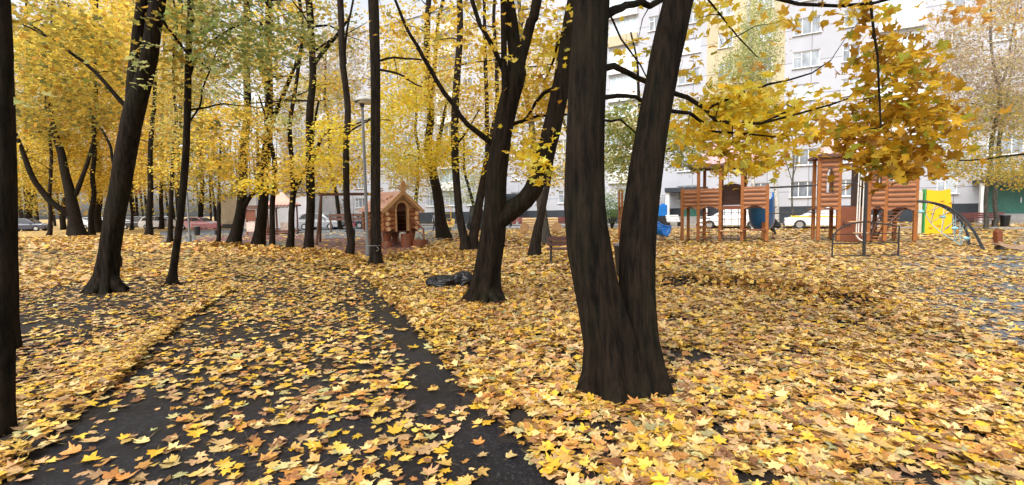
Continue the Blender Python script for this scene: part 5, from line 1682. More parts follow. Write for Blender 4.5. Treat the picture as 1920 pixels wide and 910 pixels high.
# --- leaning forked maple beside the bags ---
tree('forked_maple', 'leaning dark maple forking into a candelabra above the black rubbish bags', (905, 566),
     [[(905, 568, 58), (908, 540, 50), (914, 500, 45), (923, 445, 44), (928, 390, 42), (931, 330, 38), (941, 250, 36), (957, 180, 36), (968, 138, 36), (966, 100, 25), (958, 40, 24), (952, 0, 22)],
      [(930, 415, 40), (955, 398, 36), (985, 375, 34), (1008, 338, 34), (1028, 270, 34), (1044, 200, 34), (1058, 130, 32), (1070, 50, 30), (1078, 0, 28)],
      [(964, 150, 24), (983, 90, 19), (996, 40, 18), (1007, 0, 18)],
      [(942, 240, 15, -.1), (946, 180, 12, -.15), (945, 100, 11, -.15), (944, 0, 11, -.2)],
      [(928, 275, 12), (912, 260, 11, -.1), (878, 234, 9, -.3), (848, 198, 9, -.4), (820, 150, 8, -.5), (782, 85, 7, -.6), (741, 0, 5, -.7)],
      [(946, 138, 10, -.1), (930, 100, 9, -.2), (908, 60, 8, -.3), (886, 0, 8, -.3)],
      [(950, 240, 7, .2), (985, 225, 6, .3), (1012, 216, 5, .4), (1062, 216, 4, .4)],
      [(1050, 160, 8, .3), (1020, 175, 7, .3), (975, 235, 4, .3)],
      [(1075, 20, 8), (1046, 90, 5, .3), (1020, 150, 3, .5)]],
     [('yellow', 1000, 120, 70, 110, 8.4, 10.5, .8), ('bright', 1000, 300, 34, 55, 7.2, 8.4, .9, {'spread': .15}), ('bright', 1018, 318, 18, 34, 6.9, 7.3, 1.2, {'spread': .09, 'gap': .1}), ('yellow', 890, 60, 60, 70, 7.5, 9.5, .45), ('yellow', 790, 60, 60, 60, 7, 9, .25),
      ('bright', 1050, 60, 34, 70, 8, 9.6, .7), ('yellow', 990, 250, 50, 40, 8.4, 10, .8), ('gold', 1010, 180, 40, 30, 8.2, 9.4, .5)],
     crown={'n': 16, 'z': (6.4, 12), 'L': 3.2, 'pal': 'yellow', 'sp': 8, 'm': 16, 'leaf': .17, 'spread': .4}, near=True, lod=1, flare=.4, H=13, rough=.12, tilt=.8, roots=[(868, 566, 26), (885, 573, 24), (952, 571, 22, .25), (938, 576, 20), (910, 575, 24)])
# --- near-left pair ---
tree('edge_maple', 'near dark trunk cut off by the picture edge, the front one of two', (2, 812),
     [[(0, 812, 62), (2, 760, 56), (5, 650, 52), (6, 500, 50), (5, 350, 49), (2, 180, 47), (-2, 0, 45)]],
     [('lime', 30, 205, 40, 22, 3.6, 4.4, .5, {'spread': .12}), ('yellow', 18, 28, 22, 26, 3.3, 4, .5, {'spread': .08})],
     crown={'n': 12, 'z': (4.8, 11), 'L': 3.0, 'pal': 'olive', 'sp': 8, 'm': 16, 'leaf': .17, 'spread': .4}, near=True, lod=1, flare=.25, H=12, rough=.1)
tree('edge_maple', 'slim dark trunk standing just behind the near trunk at the picture edge', (24, 655),
     [[(24, 655, 34), (23, 600, 29), (22, 480, 27), (20, 340, 27), (16, 180, 26), (10, 60, 24), (8, 0, 23)]],
     [('olive', 60, 60, 70, 60, 7, 9, .5)], crown={'n': 10, 'z': (4.8, 10), 'L': 2.6, 'pal': 'olive', 'sp': 7, 'm': 16, 'leaf': .17}, near=True, lod=1, flare=.4, H=12, rough=.1)
# --- leaning left maple ---
tree('leaning_maple', 'thick dark maple leaning over the dirt verge, splitting into two stems high up', (197, 549),
     [[(197, 551, 58), (200, 520, 46), (205, 470, 42), (214, 415, 42), (224, 363, 42), (233, 303, 42), (245, 242, 42), (254, 200, 42), (266, 160, 36), (279, 110, 34), (286, 60, 32), (296, 0, 31)],
      [(247, 232, 30), (249, 190, 28), (250, 150, 26), (255, 100, 23), (260, 50, 22), (267, 0, 22)],
      [(236, 200, 11), (200, 158, 9, -.1), (160, 118, 8, -.2), (118, 90, 7, -.4), (80, 62, 6, -.5), (32, 32, 4, -.6)],
      [(118, 90, 6, -.4), (90, 72, 5, -.6), (60, 55, 4, -.7), (28, 42, 3, -.8)],
      [(285, 5, 8), (312, 50, 6, .2), (345, 95, 5, .4), (395, 130, 3, .6)]],
     [('olive', 130, 110, 110, 80, 10.5, 13, 1.0), ('yellow', 200, 40, 90, 50, 11, 13, .9), ('olive', 300, 60, 60, 60, 9.6, 11, .5), ('lime', 270, 100, 30, 40, 9.2, 9.8, .35, {'spread': .12}), ('olive', 90, 210, 80, 60, 11, 13, .8), ('lime', 262, 160, 16, 12, 9.0, 9.4, .9, {'spread': .1, 'gap': .1}),
      ('olive', 90, 28, 90, 30, 9.5, 11, .5)],
     crown={'n': 14, 'z': (6.5, 12), 'L': 3.2, 'pal': 'olive', 'sp': 8, 'm': 16, 'leaf': .17}, near=True, lod=1, flare=.30, H=13, rough=.12, roots=[(156, 551, 26), (170, 553, 22), (232, 549, 26), (240, 543, 16)])
tree('slim_maple', 'slim dark maple on the dirt verge, leaning gently over the path bend', (322, 534),
     [[(322, 535, 22), (325, 510, 16), (333, 450, 15), (342, 370, 15), (349, 280, 14), (352, 180, 14), (354, 80, 12), (357, 0, 12)],
      [(351, 165, 6), (368, 112, 5, .2), (405, 72, 4, .3), (468, 35, 3, .4)],
      [(352, 206, 5), (385, 202, 4, .3), (420, 196, 3, .4), (462, 198, 2.5, .5)],
      [(349, 240, 4), (372, 200, 4, .2), (388, 140, 3, .3), (410, 90, 2, .4)]],
     [('green', 470, 80, 130, 62, 10, 13, 1.0, {'gap': .4}), ('green', 400, 28, 110, 34, 9.6, 12, .8), ('lime', 430, 150, 70, 40, 10, 12, .5), ('olive', 330, 140, 40, 50, 10, 12, .7), ('lime', 560, 70, 50, 40, 11, 13, .4), ('olive', 400, 230, 60, 34, 11, 13, .5)],
     crown={'n': 8, 'z': (6.5, 10), 'L': 2.4, 'pal': 'green', 'sp': 7, 'm': 14, 'leaf': .16}, near=True, lod=1, flare=.4, H=11, roots=[(338, 534, 9, .15), (312, 535, 8, .12)])
tree('young_tree', 'thin crooked stem rising right behind the thick leaning maple', (224, 506), [[(224, 506, 9), (222, 440, 7), (217, 350, 7), (205, 270, 6), (180, 230, 4), (165, 200, 2)]],
     [('olive', 180, 240, 60, 40, 12, 14, .6)], H=5, near=True, flare=.2, lod=1)
# --- row of trunks along the far side of the path ---
RW = 'trunks in the row beyond the path'
tree('row_maple', 'first leaning trunk in the row, crossing in front of the beige wall', (437, 458),
     [[(437, 459, 30), (441, 440, 24), (450, 405, 21), (457, 350, 18), (461, 280, 17), (462, 200, 15), (460, 100, 13), (460, 0, 12)],
      [(450, 400, 11), (466, 372, 9, -.2), (484, 352, 8, -.3), (497, 330, 6, -.3)]],
     [('yellow', 430, 260, 70, 70, 18, 23, 1.0), ('bright', 470, 350, 44, 14, 15.5, 16.5, 1.2, {'spread': .22, 'gap': .1}), ('olive', 400, 330, 60, 50, 20, 26, .8), ('yellow', 520, 290, 50, 60, 19, 24, .7)], {'n': 16, 'z': (6, 14), 'L': 3.2, 'pal': 'olive', 'sp': 8, 'm': 14, 'leaf': .17}, H=15, group=RW)
tree('row_maple', 'thick forked trunk second in the row, in front of the white utility wall', (483, 464),
     [[(483, 465, 28), (487, 430, 22), (493, 380, 20), (500, 320, 19), (504, 240, 18), (506, 180, 15), (507, 90, 13), (503, 0, 11)],
      [(505, 240, 12), (524, 200, 9, .3), (545, 150, 8, .5), (562, 110, 6, .7), (580, 60, 4, .8)], [(503, 180, 8), (495, 120, 7, -.2), (492, 40, 6, -.3)]],
     [('olive', 500, 200, 60, 60, 17, 22, .5), ('mix', 450, 120, 70, 70, 18, 24, .5), ('lime', 520, 230, 26, 20, 15, 16, .6, {'spread': .2})], {'n': 18, 'z': (6.5, 15), 'L': 3.4, 'pal': 'mix', 'sp': 8, 'm': 14, 'leaf': .17}, H=16, group=RW)
tree('row_maple', 'slender third trunk in the row, right in front of the play hut', (511, 469), [[(511, 470, 13), (514, 420, 11), (514, 360, 10), (512, 300, 9), (505, 268, 7), (498, 230, 5), (490, 180, 3)]],
     [('yellow', 540, 330, 40, 30, 16, 19, .5)], H=7, group=RW, flare=.2)
tree('row_maple', 'y-shaped trunk fourth in the row, forking at gazebo roof height', (541, 473),
     [[(541, 474, 16), (545, 440, 13), (550, 400, 12), (551, 362, 11), (545, 330, 9), (544, 270, 9), (550, 210, 8), (557, 150, 7), (563, 80, 7), (566, 0, 6)], [(551, 362, 9), (566, 330, 8, .2), (580, 300, 6, .3), (592, 250, 5, .5), (600, 190, 4, .6)]],
     [('yellow', 560, 330, 50, 40, 17, 22, .8)], {'n': 10, 'z': (6.5, 13), 'L': 2.4, 'pal': 'yellow', 'sp': 7, 'm': 14, 'leaf': .16}, H=14, group=RW)
tree('row_maple', 'straight strong trunk fifth in the row, right of the gazebo', (577, 475),
     [[(577, 476, 21), (579, 440, 17), (583, 390, 17), (585, 300, 16), (585, 200, 14), (582, 100, 13), (578, 0, 13)], [(586, 128, 8), (605, 98, 8, .2), (628, 68, 7, .3), (655, 30, 4, .4)], [(588, 300, 7), (600, 258, 6, -.2), (615, 244, 5, -.3), (650, 238, 4, -.4), (700, 220, 2, -.5)], [(584, 190, 4), (540, 190, 3, -.3), (470, 195, 2, -.5)]],
     [('bright', 620, 270, 50, 44, 16, 21, 1.1), ('yellow', 635, 318, 50, 34, 19, 25, .8), ('mix', 600, 60, 70, 70, 20, 26, .3), ('tan', 650, 110, 60, 70, 22, 30, .35), ('bright', 610, 350, 20, 14, 15.5, 16.5, 1.0, {'spread': .18})], {'n': 16, 'z': (7.5, 16), 'L': 3.2, 'pal': 'mix', 'sp': 6, 'm': 12, 'leaf': .16}, H=17, group=RW)
tree('row_maple', 'bare straight trunk sixth in the row, just left of the lamp post', (653, 482),
     [[(653, 483, 18), (657, 455, 15), (657, 410, 13), (653, 330, 12), (649, 200, 12), (645, 100, 12), (641, 0, 12)], [(648, 120, 5), (652, 60, 4, .1), (664, 0, 4, .2)], [(650, 250, 4), (690, 225, 3, .2), (730, 225, 2, .3)]],
     [('bright', 670, 290, 50, 60, 18, 24, .9), ('yellow', 640, 190, 44, 60, 19, 25, .5)], {'n': 12, 'z': (9, 16), 'L': 2.8, 'pal': 'mix', 'sp': 6, 'm': 12, 'leaf': .16}, H=17, group=RW, bark=M_BARK2)
tied = tree('row_maple', 'straight trunk with a wire tied round its foot, right of the tall lamp post', (704, 499),
     [[(704, 500, 26), (704, 480, 21), (704, 440, 19), (704, 300, 18), (704, 150, 18), (702, 60, 19), (700, 0, 20)], [(706, 115, 5), (740, 108, 4, .2), (800, 112, 3, .3)], [(706, 130, 5), (745, 138, 4, -.2), (790, 165, 2.5, -.3)]],
     [('bright', 745, 180, 46, 110, 16, 22, 1.0), ('bright', 745, 270, 46, 54, 16, 22, .8), ('yellow', 740, 60, 46, 60, 15, 20, .6)], {'n': 10, 'z': (8, 15), 'L': 2.8, 'pal': 'yellow', 'sp': 6, 'm': 12, 'leaf': .16}, H=16, near=True, lod=2, flare=.3, bark=M_BARK2, rough=.06)
MB().tube([(.17 * math.cos(t), .17 * math.sin(t), .62) for t in np.linspace(0, 2 * PI, 20)], .012, 5, cap=False).tube([(.1, -.16, .6), (.18, -.2, .52), (.1, -.22, .46)], .01, 5).build('wire', M_GREYM, tied)
tree('curved_maple', 'curved pale forked trunk at the playground edge right of the cabin playhouse', (834, 447),
     [[(834, 447, 30), (830, 420, 22), (824, 375, 19), (812, 335, 17), (806, 290, 15), (805, 200, 13), (803, 100, 12), (806, 0, 10)], [(810, 330, 12), (822, 290, 9), (828, 250, 7, .3), (838, 190, 5, .5)], [(806, 200, 9), (814, 120, 8, .3), (824, 40, 7, .5), (828, 0, 6, .6)], [(808, 335, 5), (790, 300, 4, -.3), (765, 290, 3, -.4)]],
     [('bright', 790, 300, 50, 44, 22, 28, 1.0), ('bright', 770, 230, 50, 50, 22, 28, .9), ('yellow', 800, 130, 60, 80, 22, 28, .7), ('yellow', 850, 60, 40, 40, 23, 28, .5), ('bright', 835, 250, 34, 60, 22, 27, .8), ('yellow', 760, 340, 40, 30, 24, 30, .5)],
     {'n': 12, 'z': (9, 17), 'L': 3.2, 'pal': 'yellow', 'sp': 6, 'm': 12, 'leaf': .17}, H=18, bark=M_BARK2)
tree('twin_maple', 'taller left trunk of the close pair just left of the leaning forked maple', (873, 471),
     [[(873, 472, 22), (869, 450, 17), (861, 400, 15), (857, 330, 14), (855, 260, 15), (857, 190, 14), (863, 100, 12), (864, 0, 11)], [(857, 270, 5), (880, 240, 4), (900, 205, 2.5)]],
     [('bright', 880, 280, 40, 50, 17, 21, .9), ('yellow', 880, 170, 40, 70, 17, 22, .7)], {'n': 8, 'z': (7, 15), 'L': 2.8, 'pal': 'yellow', 'sp': 6, 'm': 12, 'leaf': .16}, H=16, bark=M_BARK2)
tree('twin_maple', 'shorter brown trunk forking low, partner of the close pair left of the forked maple', (889, 470),
     [[(889, 471, 22), (893, 445, 18), (899, 405, 17), (906, 350, 15), (908, 320, 12), (917, 260, 9), (930, 190, 8), (934, 100, 7), (930, 0, 6)], [(907, 335, 10), (912, 270, 8), (914, 180, 8), (911, 60, 7), (910, 0, 6)]],
     [('yellow', 915, 210, 30, 60, 17, 22, .6)], {'n': 6, 'z': (7, 15), 'L': 2.6, 'pal': 'yellow', 'sp': 6, 'm': 12, 'leaf': .16}, H=15, bark=M_BARK2)
tree('broken_maple', 'short leaning trunk with a green band beside the log train', (1001, 482),
     [[(1001, 483, 24), (1002, 455, 19), (1008, 430, 17), (1019, 395, 13), (1028, 350, 11), (1033, 300, 10), (1038, 240, 8), (1045, 160, 6), (1050, 60, 5)]],
     [('yellow', 985, 290, 34, 50, 18, 24, .9), ('mix', 1035, 330, 24, 40, 18, 24, .6), ('yellow', 1000, 200, 50, 60, 19, 25, .8)], H=9, bark=M_BARK2)
tree('pale_trunk_maple', 'pale grey green trunk behind the short leaning one, next to the log train', (1022, 458),
     [[(1022, 459, 22), (1019, 430, 19), (1012, 390, 18), (1006, 330, 15), (996, 250, 12), (985, 150, 10), (975, 40, 8), (972, 0, 7)], [(1006, 340, 8), (1030, 280, 7, .4), (1050, 200, 5, .8)]],
     [('yellow', 960, 120, 60, 90, 22, 28, .7), ('yellow', 1050, 140, 34, 90, 22, 28, .7)], {'n': 10, 'z': (8, 15), 'L': 3.0, 'pal': 'yellow', 'sp': 6, 'm': 12, 'leaf': .17}, H=16, bark=M_BARKG)
tree('mid_maple', 'green and yellow leafed young maple seen between the two big stems', (1216, 464),
     [[(1216, 466, 12), (1214, 420, 10), (1210, 360, 9), (1205, 300, 8), (1200, 230, 7), (1190, 150, 5), (1185, 60, 3)], [(1208, 330, 5), (1250, 280, 4), (1300, 270, 3)], [(1206, 300, 5), (1180, 250, 4), (1160, 220, 3)]],
     [('green', 1165, 262, 50, 66, 16, 20, 1.5), ('green', 1275, 285, 54, 40, 16, 20, 1.3), ('mix', 1220, 240, 60, 60, 17, 21, .8), ('lime', 1160, 320, 34, 40, 19, 24, .8), ('olive', 1250, 190, 40, 50, 17, 21, .4)], H=9, lod=2)
# --- left woods ---
LW = 'trees in the left park'
tree('great_forked_maple', 'broad forked maple in the far left park with a low limb reaching left', (143, 443),
     [[(146, 444, 38), (141, 420, 30), (134, 380, 25), (124, 330, 19), (113, 290, 17), (102, 240, 14), (90, 190, 10), (80, 120, 7)], [(134, 405, 18), (112, 392, 15, -.5), (90, 375, 15, -.8), (68, 345, 13, -1), (50, 305, 12, -1.2), (36, 265, 9, -1.4), (20, 220, 6, -1.5)], [(136, 370, 12), (160, 320, 9, .5), (178, 260, 7, 1)]],
     [('yellow', 90, 300, 90, 60, 44, 52, 1.2, {'leaf': .19, 'spread': .5}), ('olive', 110, 200, 110, 60, 40, 50, 1.0, {'leaf': .19, 'spread': .5}), ('yellow', 180, 330, 50, 50, 44, 50, .7, {'leaf': .18, 'spread': .45}), ('olive', 70, 375, 50, 22, 46, 52, .6, {'leaf': .18, 'spread': .4}), ('yellow', 100, 110, 110, 60, 36, 46, .8, {'leaf': .2, 'spread': .5})],
     H=16, group=LW, leaf=.19, flare=.12)
auto = [  # px, base py, width px, lean, palette, label
    (278, 443, 13, 8, 'yellow', 'straight dark trunk standing alone on the orange ground right of the leaning maple'),
    (92, 442, 9, 3, 'olive', 'thin trunk with a kinked foot left of the great forked maple'),
    (55, 433, 17, -4, 'olive', 'stout trunk far left beyond the twin near trunks'),
    (172, 441, 12, 6, 'yellow', 'trunk close behind the great forked maple on its right'),
    (186, 436, 16, -6, 'yellow', 'darker clustered trunk beside the thick leaning maple foot'),
    (318, 457, 10, 6, 'mix', 'thin trunk just left of the slim maple on the verge'),
    (247, 432, 6, 2, 'orange', 'far young tree with orange leaves on the left lawn'),
    (302, 430, 9, 3, 'orange', 'far tree with orange leaves beside the white estate car'),
    (334, 436, 8, 4, 'mix', 'far thin tree with mixed leaves by the second lamp'),
    (379, 430, 10, -2, 'olive', 'grey trunk right before the rose coloured car'),
    (407, 458, 8, 4, 'yellow', 'very thin bent stem in front of the beige wall'),
    (120, 431, 10, 5, 'yellow', 'far yellow tree just left of the great forked maple'),
    (232, 429, 9, -5, 'yellow', 'far yellow tree peeking right of the thick leaning trunk'),
]
for px_, py_, wd, lean, pal, lab in auto:
    Yb = ground(px_, py_)[1]
    small = py_ > 450
    st = [(px_, py_ + 1, wd * 1.2), (px_ + lean * .2, py_ - 30, wd), (px_ + lean * .6, py_ - 110, wd * .85), (px_ + lean, py_ - 200, wd * .75), (px_ + lean * 1.5, py_ - 320, wd * .55), (px_ + lean * 1.6, 0, wd * .4)]
    if px_ == 407: st = [(407, 459, 10), (411, 430, 8), (413, 390, 8), (414, 340, 5), (416, 260, 3)]
    cl = []
    if not small:
        lf = .17 + .002 * max(0, Yb - 20)
        cl = [(pal, px_, 300, 50, 60, Yb, Yb + 5, .9, {'leaf': lf, 'spread': .5}), (pal, px_ + 5, 180, 50, 80, Yb, Yb + 5, .8, {'leaf': lf, 'spread': .5}), (pal, px_, 60, 50, 70, Yb, Yb + 5, .7, {'leaf': lf, 'spread': .5})]
    elif px_ == 318: cl = [('mix', 330, 200, 40, 90, 19, 25, .7), ('yellow', 335, 320, 34, 40, 20, 26, .6)]
    else: cl = [('yellow', 414, 330, 30, 30, 20, 24, .6)]
    tree('park_tree', lab, (px_, py_), [st], cl, {'n': 9, 'z': (3.5, 12), 'L': 3.0, 'pal': pal, 'sp': 6, 'm': 10, 'leaf': .17} if not small else None, H=15, group=LW, flare=.3, bark=M_BARK if wd > 9 else M_BARK2)
# --- trees in front of the building ---
FT = 'trees before the apartment block'
tree('weeping_birch', 'tall weeping birch with yellow green hanging foliage in front of the yellow wall strip', (1412, 412),
     [[(1412, 414, 9), (1414, 340, 8), (1410, 240, 7), (1408, 130, 6), (1405, 30, 5), (1404, 0, 4)]],
     [('lime', 1425, 70, 34, 90, 30, 34, 1.3, {'leaf': .15, 'spread': .3, 'gap': .4}), ('lime', 1385, 150, 44, 70, 30, 34, 1.1, {'leaf': .15, 'spread': .3}), ('mix', 1420, 190, 34, 50, 30, 34, .7, {'leaf': .15, 'spread': .3})], H=18, Y=32, bark=M_BIRCH, droop=.9, lod=3, group=FT, leaf=.2, tilt=1.3)
tree('birch', 'slim white birch trunk right of the wide log play tower', (1457, 418), [[(1458, 419, 9), (1454, 380, 8), (1450, 320, 8), (1447, 260, 8), (1444, 200, 7), (1440, 120, 5)]],
     [('mix', 1445, 270, 34, 40, 30, 33, .35, {'leaf': .15})], H=9, Y=31, bark=M_BIRCH, group=FT, lod=2, leaf=.15)
tree('young_tree', 'bare thin grey sapling before the ground floor windows between the log towers', (1487, 418), [[(1487, 419, 4), (1486, 360, 3.5), (1488, 310, 3), (1484, 250, 2)], [(1487, 350, 2), (1470, 290, 1.5)], [(1487, 330, 2), (1502, 280, 1.5)]],
     [('tan', 1480, 300, 30, 40, 31, 33, .12, {'leaf': .1})], H=5, Y=31, bark=M_BARKG, group=FT, lod=3, leaf=.1)
tree('tan_tree', 'pinkish tan foliage tree with a dark forked top at the right edge', (1845, 412),
     [[(1848, 414, 10), (1848, 370, 9), (1856, 290, 9), (1868, 220, 10), (1872, 172, 9), (1862, 110, 6), (1858, 40, 5), (1858, 0, 4)], [(1872, 175, 7), (1888, 130, 5), (1902, 60, 4), (1910, 0, 3)], [(1866, 230, 5), (1840, 200, 4), (1800, 190, 3)]],
     [('tan', 1850, 130, 90, 130, 24, 29, .75, {'leaf': .13, 'spread': .32, 'gap': .45}), ('mix', 1870, 240, 70, 70, 24, 28, .7, {'leaf': .12, 'spread': .3}), ('tan', 1790, 110, 60, 110, 25, 29, .4, {'leaf': .12, 'spread': .3}), ('mix', 1860, 310, 90, 34, 23, 27, .8, {'leaf': .13, 'spread': .3})],
     H=15, Y=27, bark=M_BARKG, lod=3, leaf=.12, tilt=1.2, group=FT)
tree('grey_trunk_tree', 'grey trunked tree with drooping yellow tan foliage by the green entrance door', (1862, 408),
     [[(1866, 412, 10), (1866, 380, 10), (1869, 320, 9), (1876, 250, 9), (1890, 170, 6), (1900, 80, 4)]], [('mix', 1790, 300, 70, 30, 25, 29, .4, {'leaf': .13, 'spread': .3}), ('tan', 1905, 180, 40, 110, 27, 31, .5, {'leaf': .13, 'spread': .3})], H=12, Y=29, bark=M_BARKG, lod=3, leaf=.13, tilt=1.2, group=FT)
tree('tan_tree', 'tan foliage tree overhanging from beyond the right edge, its long low branch reaching in', (2010, 430),
     [[(2010, 432, 26), (2000, 340, 22), (1990, 200, 18), (1980, 60, 14), (1975, 0, 12)], [(1998, 300, 10), (1950, 288, 7), (1890, 292, 5), (1830, 300, 4), (1790, 302, 3)]],
     [('olive', 1900, 330, 50, 26, 18, 22, .7, {'leaf': .11, 'spread': .24}), ('tan', 1930, 60, 90, 80, 19, 24, .5, {'leaf': .12, 'spread': .3}), ('orange', 1880, 30, 60, 40, 18, 22, .15, {'leaf': .14})], H=13, Y=20, lod=3, leaf=.12, tilt=1.2, group=FT)
tree('street_tree', 'olive leafed tree close to the block beyond the cabin playhouse', (778, 424), [[(778, 425, 8), (780, 380, 7), (785, 320, 6), (780, 240, 5), (776, 140, 4)]],
     [('mix', 780, 330, 50, 46, 40, 46, .8, {'leaf': .19, 'spread': .5}), ('lime', 740, 260, 50, 80, 42, 50, .7, {'leaf': .2, 'spread': .5}), ('mix', 800, 200, 50, 90, 42, 50, .5, {'leaf': .2, 'spread': .5})], H=12, Y=44, group=FT, leaf=.19)
tree('street_tree', 'olive leafed tree close to the block between the pair of trunks and the forked maple', (898, 420), [[(898, 421, 8), (880, 360, 6), (872, 320, 5), (868, 250, 4)]],
     [('lime', 860, 350, 50, 34, 40, 46, .6, {'leaf': .18, 'spread': .45}), ('mix', 900, 290, 50, 60, 41, 48, .5, {'leaf': .19, 'spread': .5})], H=10, Y=42, group=FT, leaf=.19)
tree('street_tree', 'yellow leafed tree close to the block left of the swing', (640, 424), [[(640, 425, 8), (632, 370, 7), (620, 300, 6), (612, 200, 5), (610, 80, 4)]],
     [('yellow', 610, 325, 56, 36, 42, 50, .8, {'leaf': .2, 'spread': .5}), ('mix', 600, 220, 70, 90, 44, 52, .8, {'leaf': .21, 'spread': .6}), ('tan', 620, 110, 60, 70, 44, 52, .4, {'leaf': .2, 'spread': .6})], H=15, Y=46, group=FT, leaf=.2)
tree('street_tree', 'sparse leafed tree close to the block beyond the log train', (1085, 418), [[(1085, 419, 8), (1080, 340, 6), (1060, 240, 5), (1040, 140, 4)]],
     [('yellow', 1060, 300, 40, 60, 34, 40, .5, {'leaf': .17, 'spread': .4}), ('lime', 1150, 320, 40, 50, 36, 42, .6, {'leaf': .17, 'spread': .4})], H=12, Y=38, group=FT, leaf=.18)
# shrub
sh = at(1147, 405, 36); shr = empty('green_shrub', (sh[0], 36, 0), 0, 'round green shrub before the plinth left of the two big stems', 'shrub')
T = TreeMesh(); cs = []
rr_ = np.random.default_rng(4)
for k in range(14):
    a = rr_.uniform(0, 2 * PI); e = np.array([math.cos(a) * .7, math.sin(a) * .7, rr_.uniform(.9, 2.4)]) + np.array([sh[0], 36, 0])
    Pp, Rr = resample([np.array([sh[0], 36, -.05]), (e + np.array([sh[0], 36, 0])) / 2 + [0, 0, .15], e], [.03, .02, .008], .3); T.limb(Pp, Rr, 5)
    for j in range(5): cs.append(e + rr_.normal(0, .28, 3))
T.build('stems', M_BARK2, shr)
C = np.vstack([c + rr_.normal(0, 1, (22, 3)) * [.2, .2, .16] for c in cs]); C = C[C[:, 2] > .4]
leaf_object('foliage', C, np.full(len(C), .12), 2, .8, pick_cols(len(C), 'shrub'), M_LEAF, shr)
for px_, Y_, hh_, pal in ((1105, 40, 1.5, 'lime'), (1320, 40, 1.2, 'shrub')):
    pass

# --- the far wood: one mass beyond the park, trunks and foliage ---
rw = np.random.default_rng(77)
n = 15000
px_ = rw.uniform(-260, 640, n * 3); yy = rw.uniform(62, 110, n * 3)
topy = 70 + 130 * (vnoise(px_, 0 * px_, 0, 60, 3)) + np.interp(px_, [-260, 400, 520, 640], [-40, 20, 90, 190])
py_ = topy + (405 - topy) * rw.uniform(0, 1, n * 3) ** .9
C = np.stack([at(a, b, c) for a, b, c in zip(px_, py_, yy)])
k = (vnoise(C[:, 0], C[:, 1], C[:, 2], 3.2, 9) > .45) & (C[:, 2] > 2.0)
C = C[k][:n]
V, fc, pl, nper = leaf_arrays(C, rw.uniform(.35, .65, len(C)), 2, .7, rw, .4)
col = pick_cols(len(C), 'yellow', rw); c2 = pick_cols(len(C), 'mix', rw); c3 = pick_cols(len(C), 'orange', rw)
zn = vnoise(C[:, 0], C[:, 1], 0 * C[:, 0], 14, 6)
col = np.where((zn < .4)[:, None], c2, np.where((zn > .66)[:, None], c3, col))
fw_ = np_mesh('far_woods', V, fc, nper, M_LEAF, None, np.repeat(col * .62, pl, 0)); tag(fw_, kind='stuff')
T = TreeMesh()
for k in range(46):
    a, y = rw.uniform(-240, 600), rw.uniform(62, 100)
    p = at(a, 420, y); p[2] = 0; ln = rw.normal(0, .8)
    Pp, Rr = resample([p, p + [ln * .4, 0, 6], p + [ln, 0, rw.uniform(12, 19)]], [rw.uniform(.15, .32), .16, .05], 3); T.limb(Pp, Rr, 6)
o = np_mesh('far_woods_trunks', np.vstack(T.V), np.vstack(T.Fq), 4, M_BARK2, None, smooth=True); tag(o, kind='stuff')

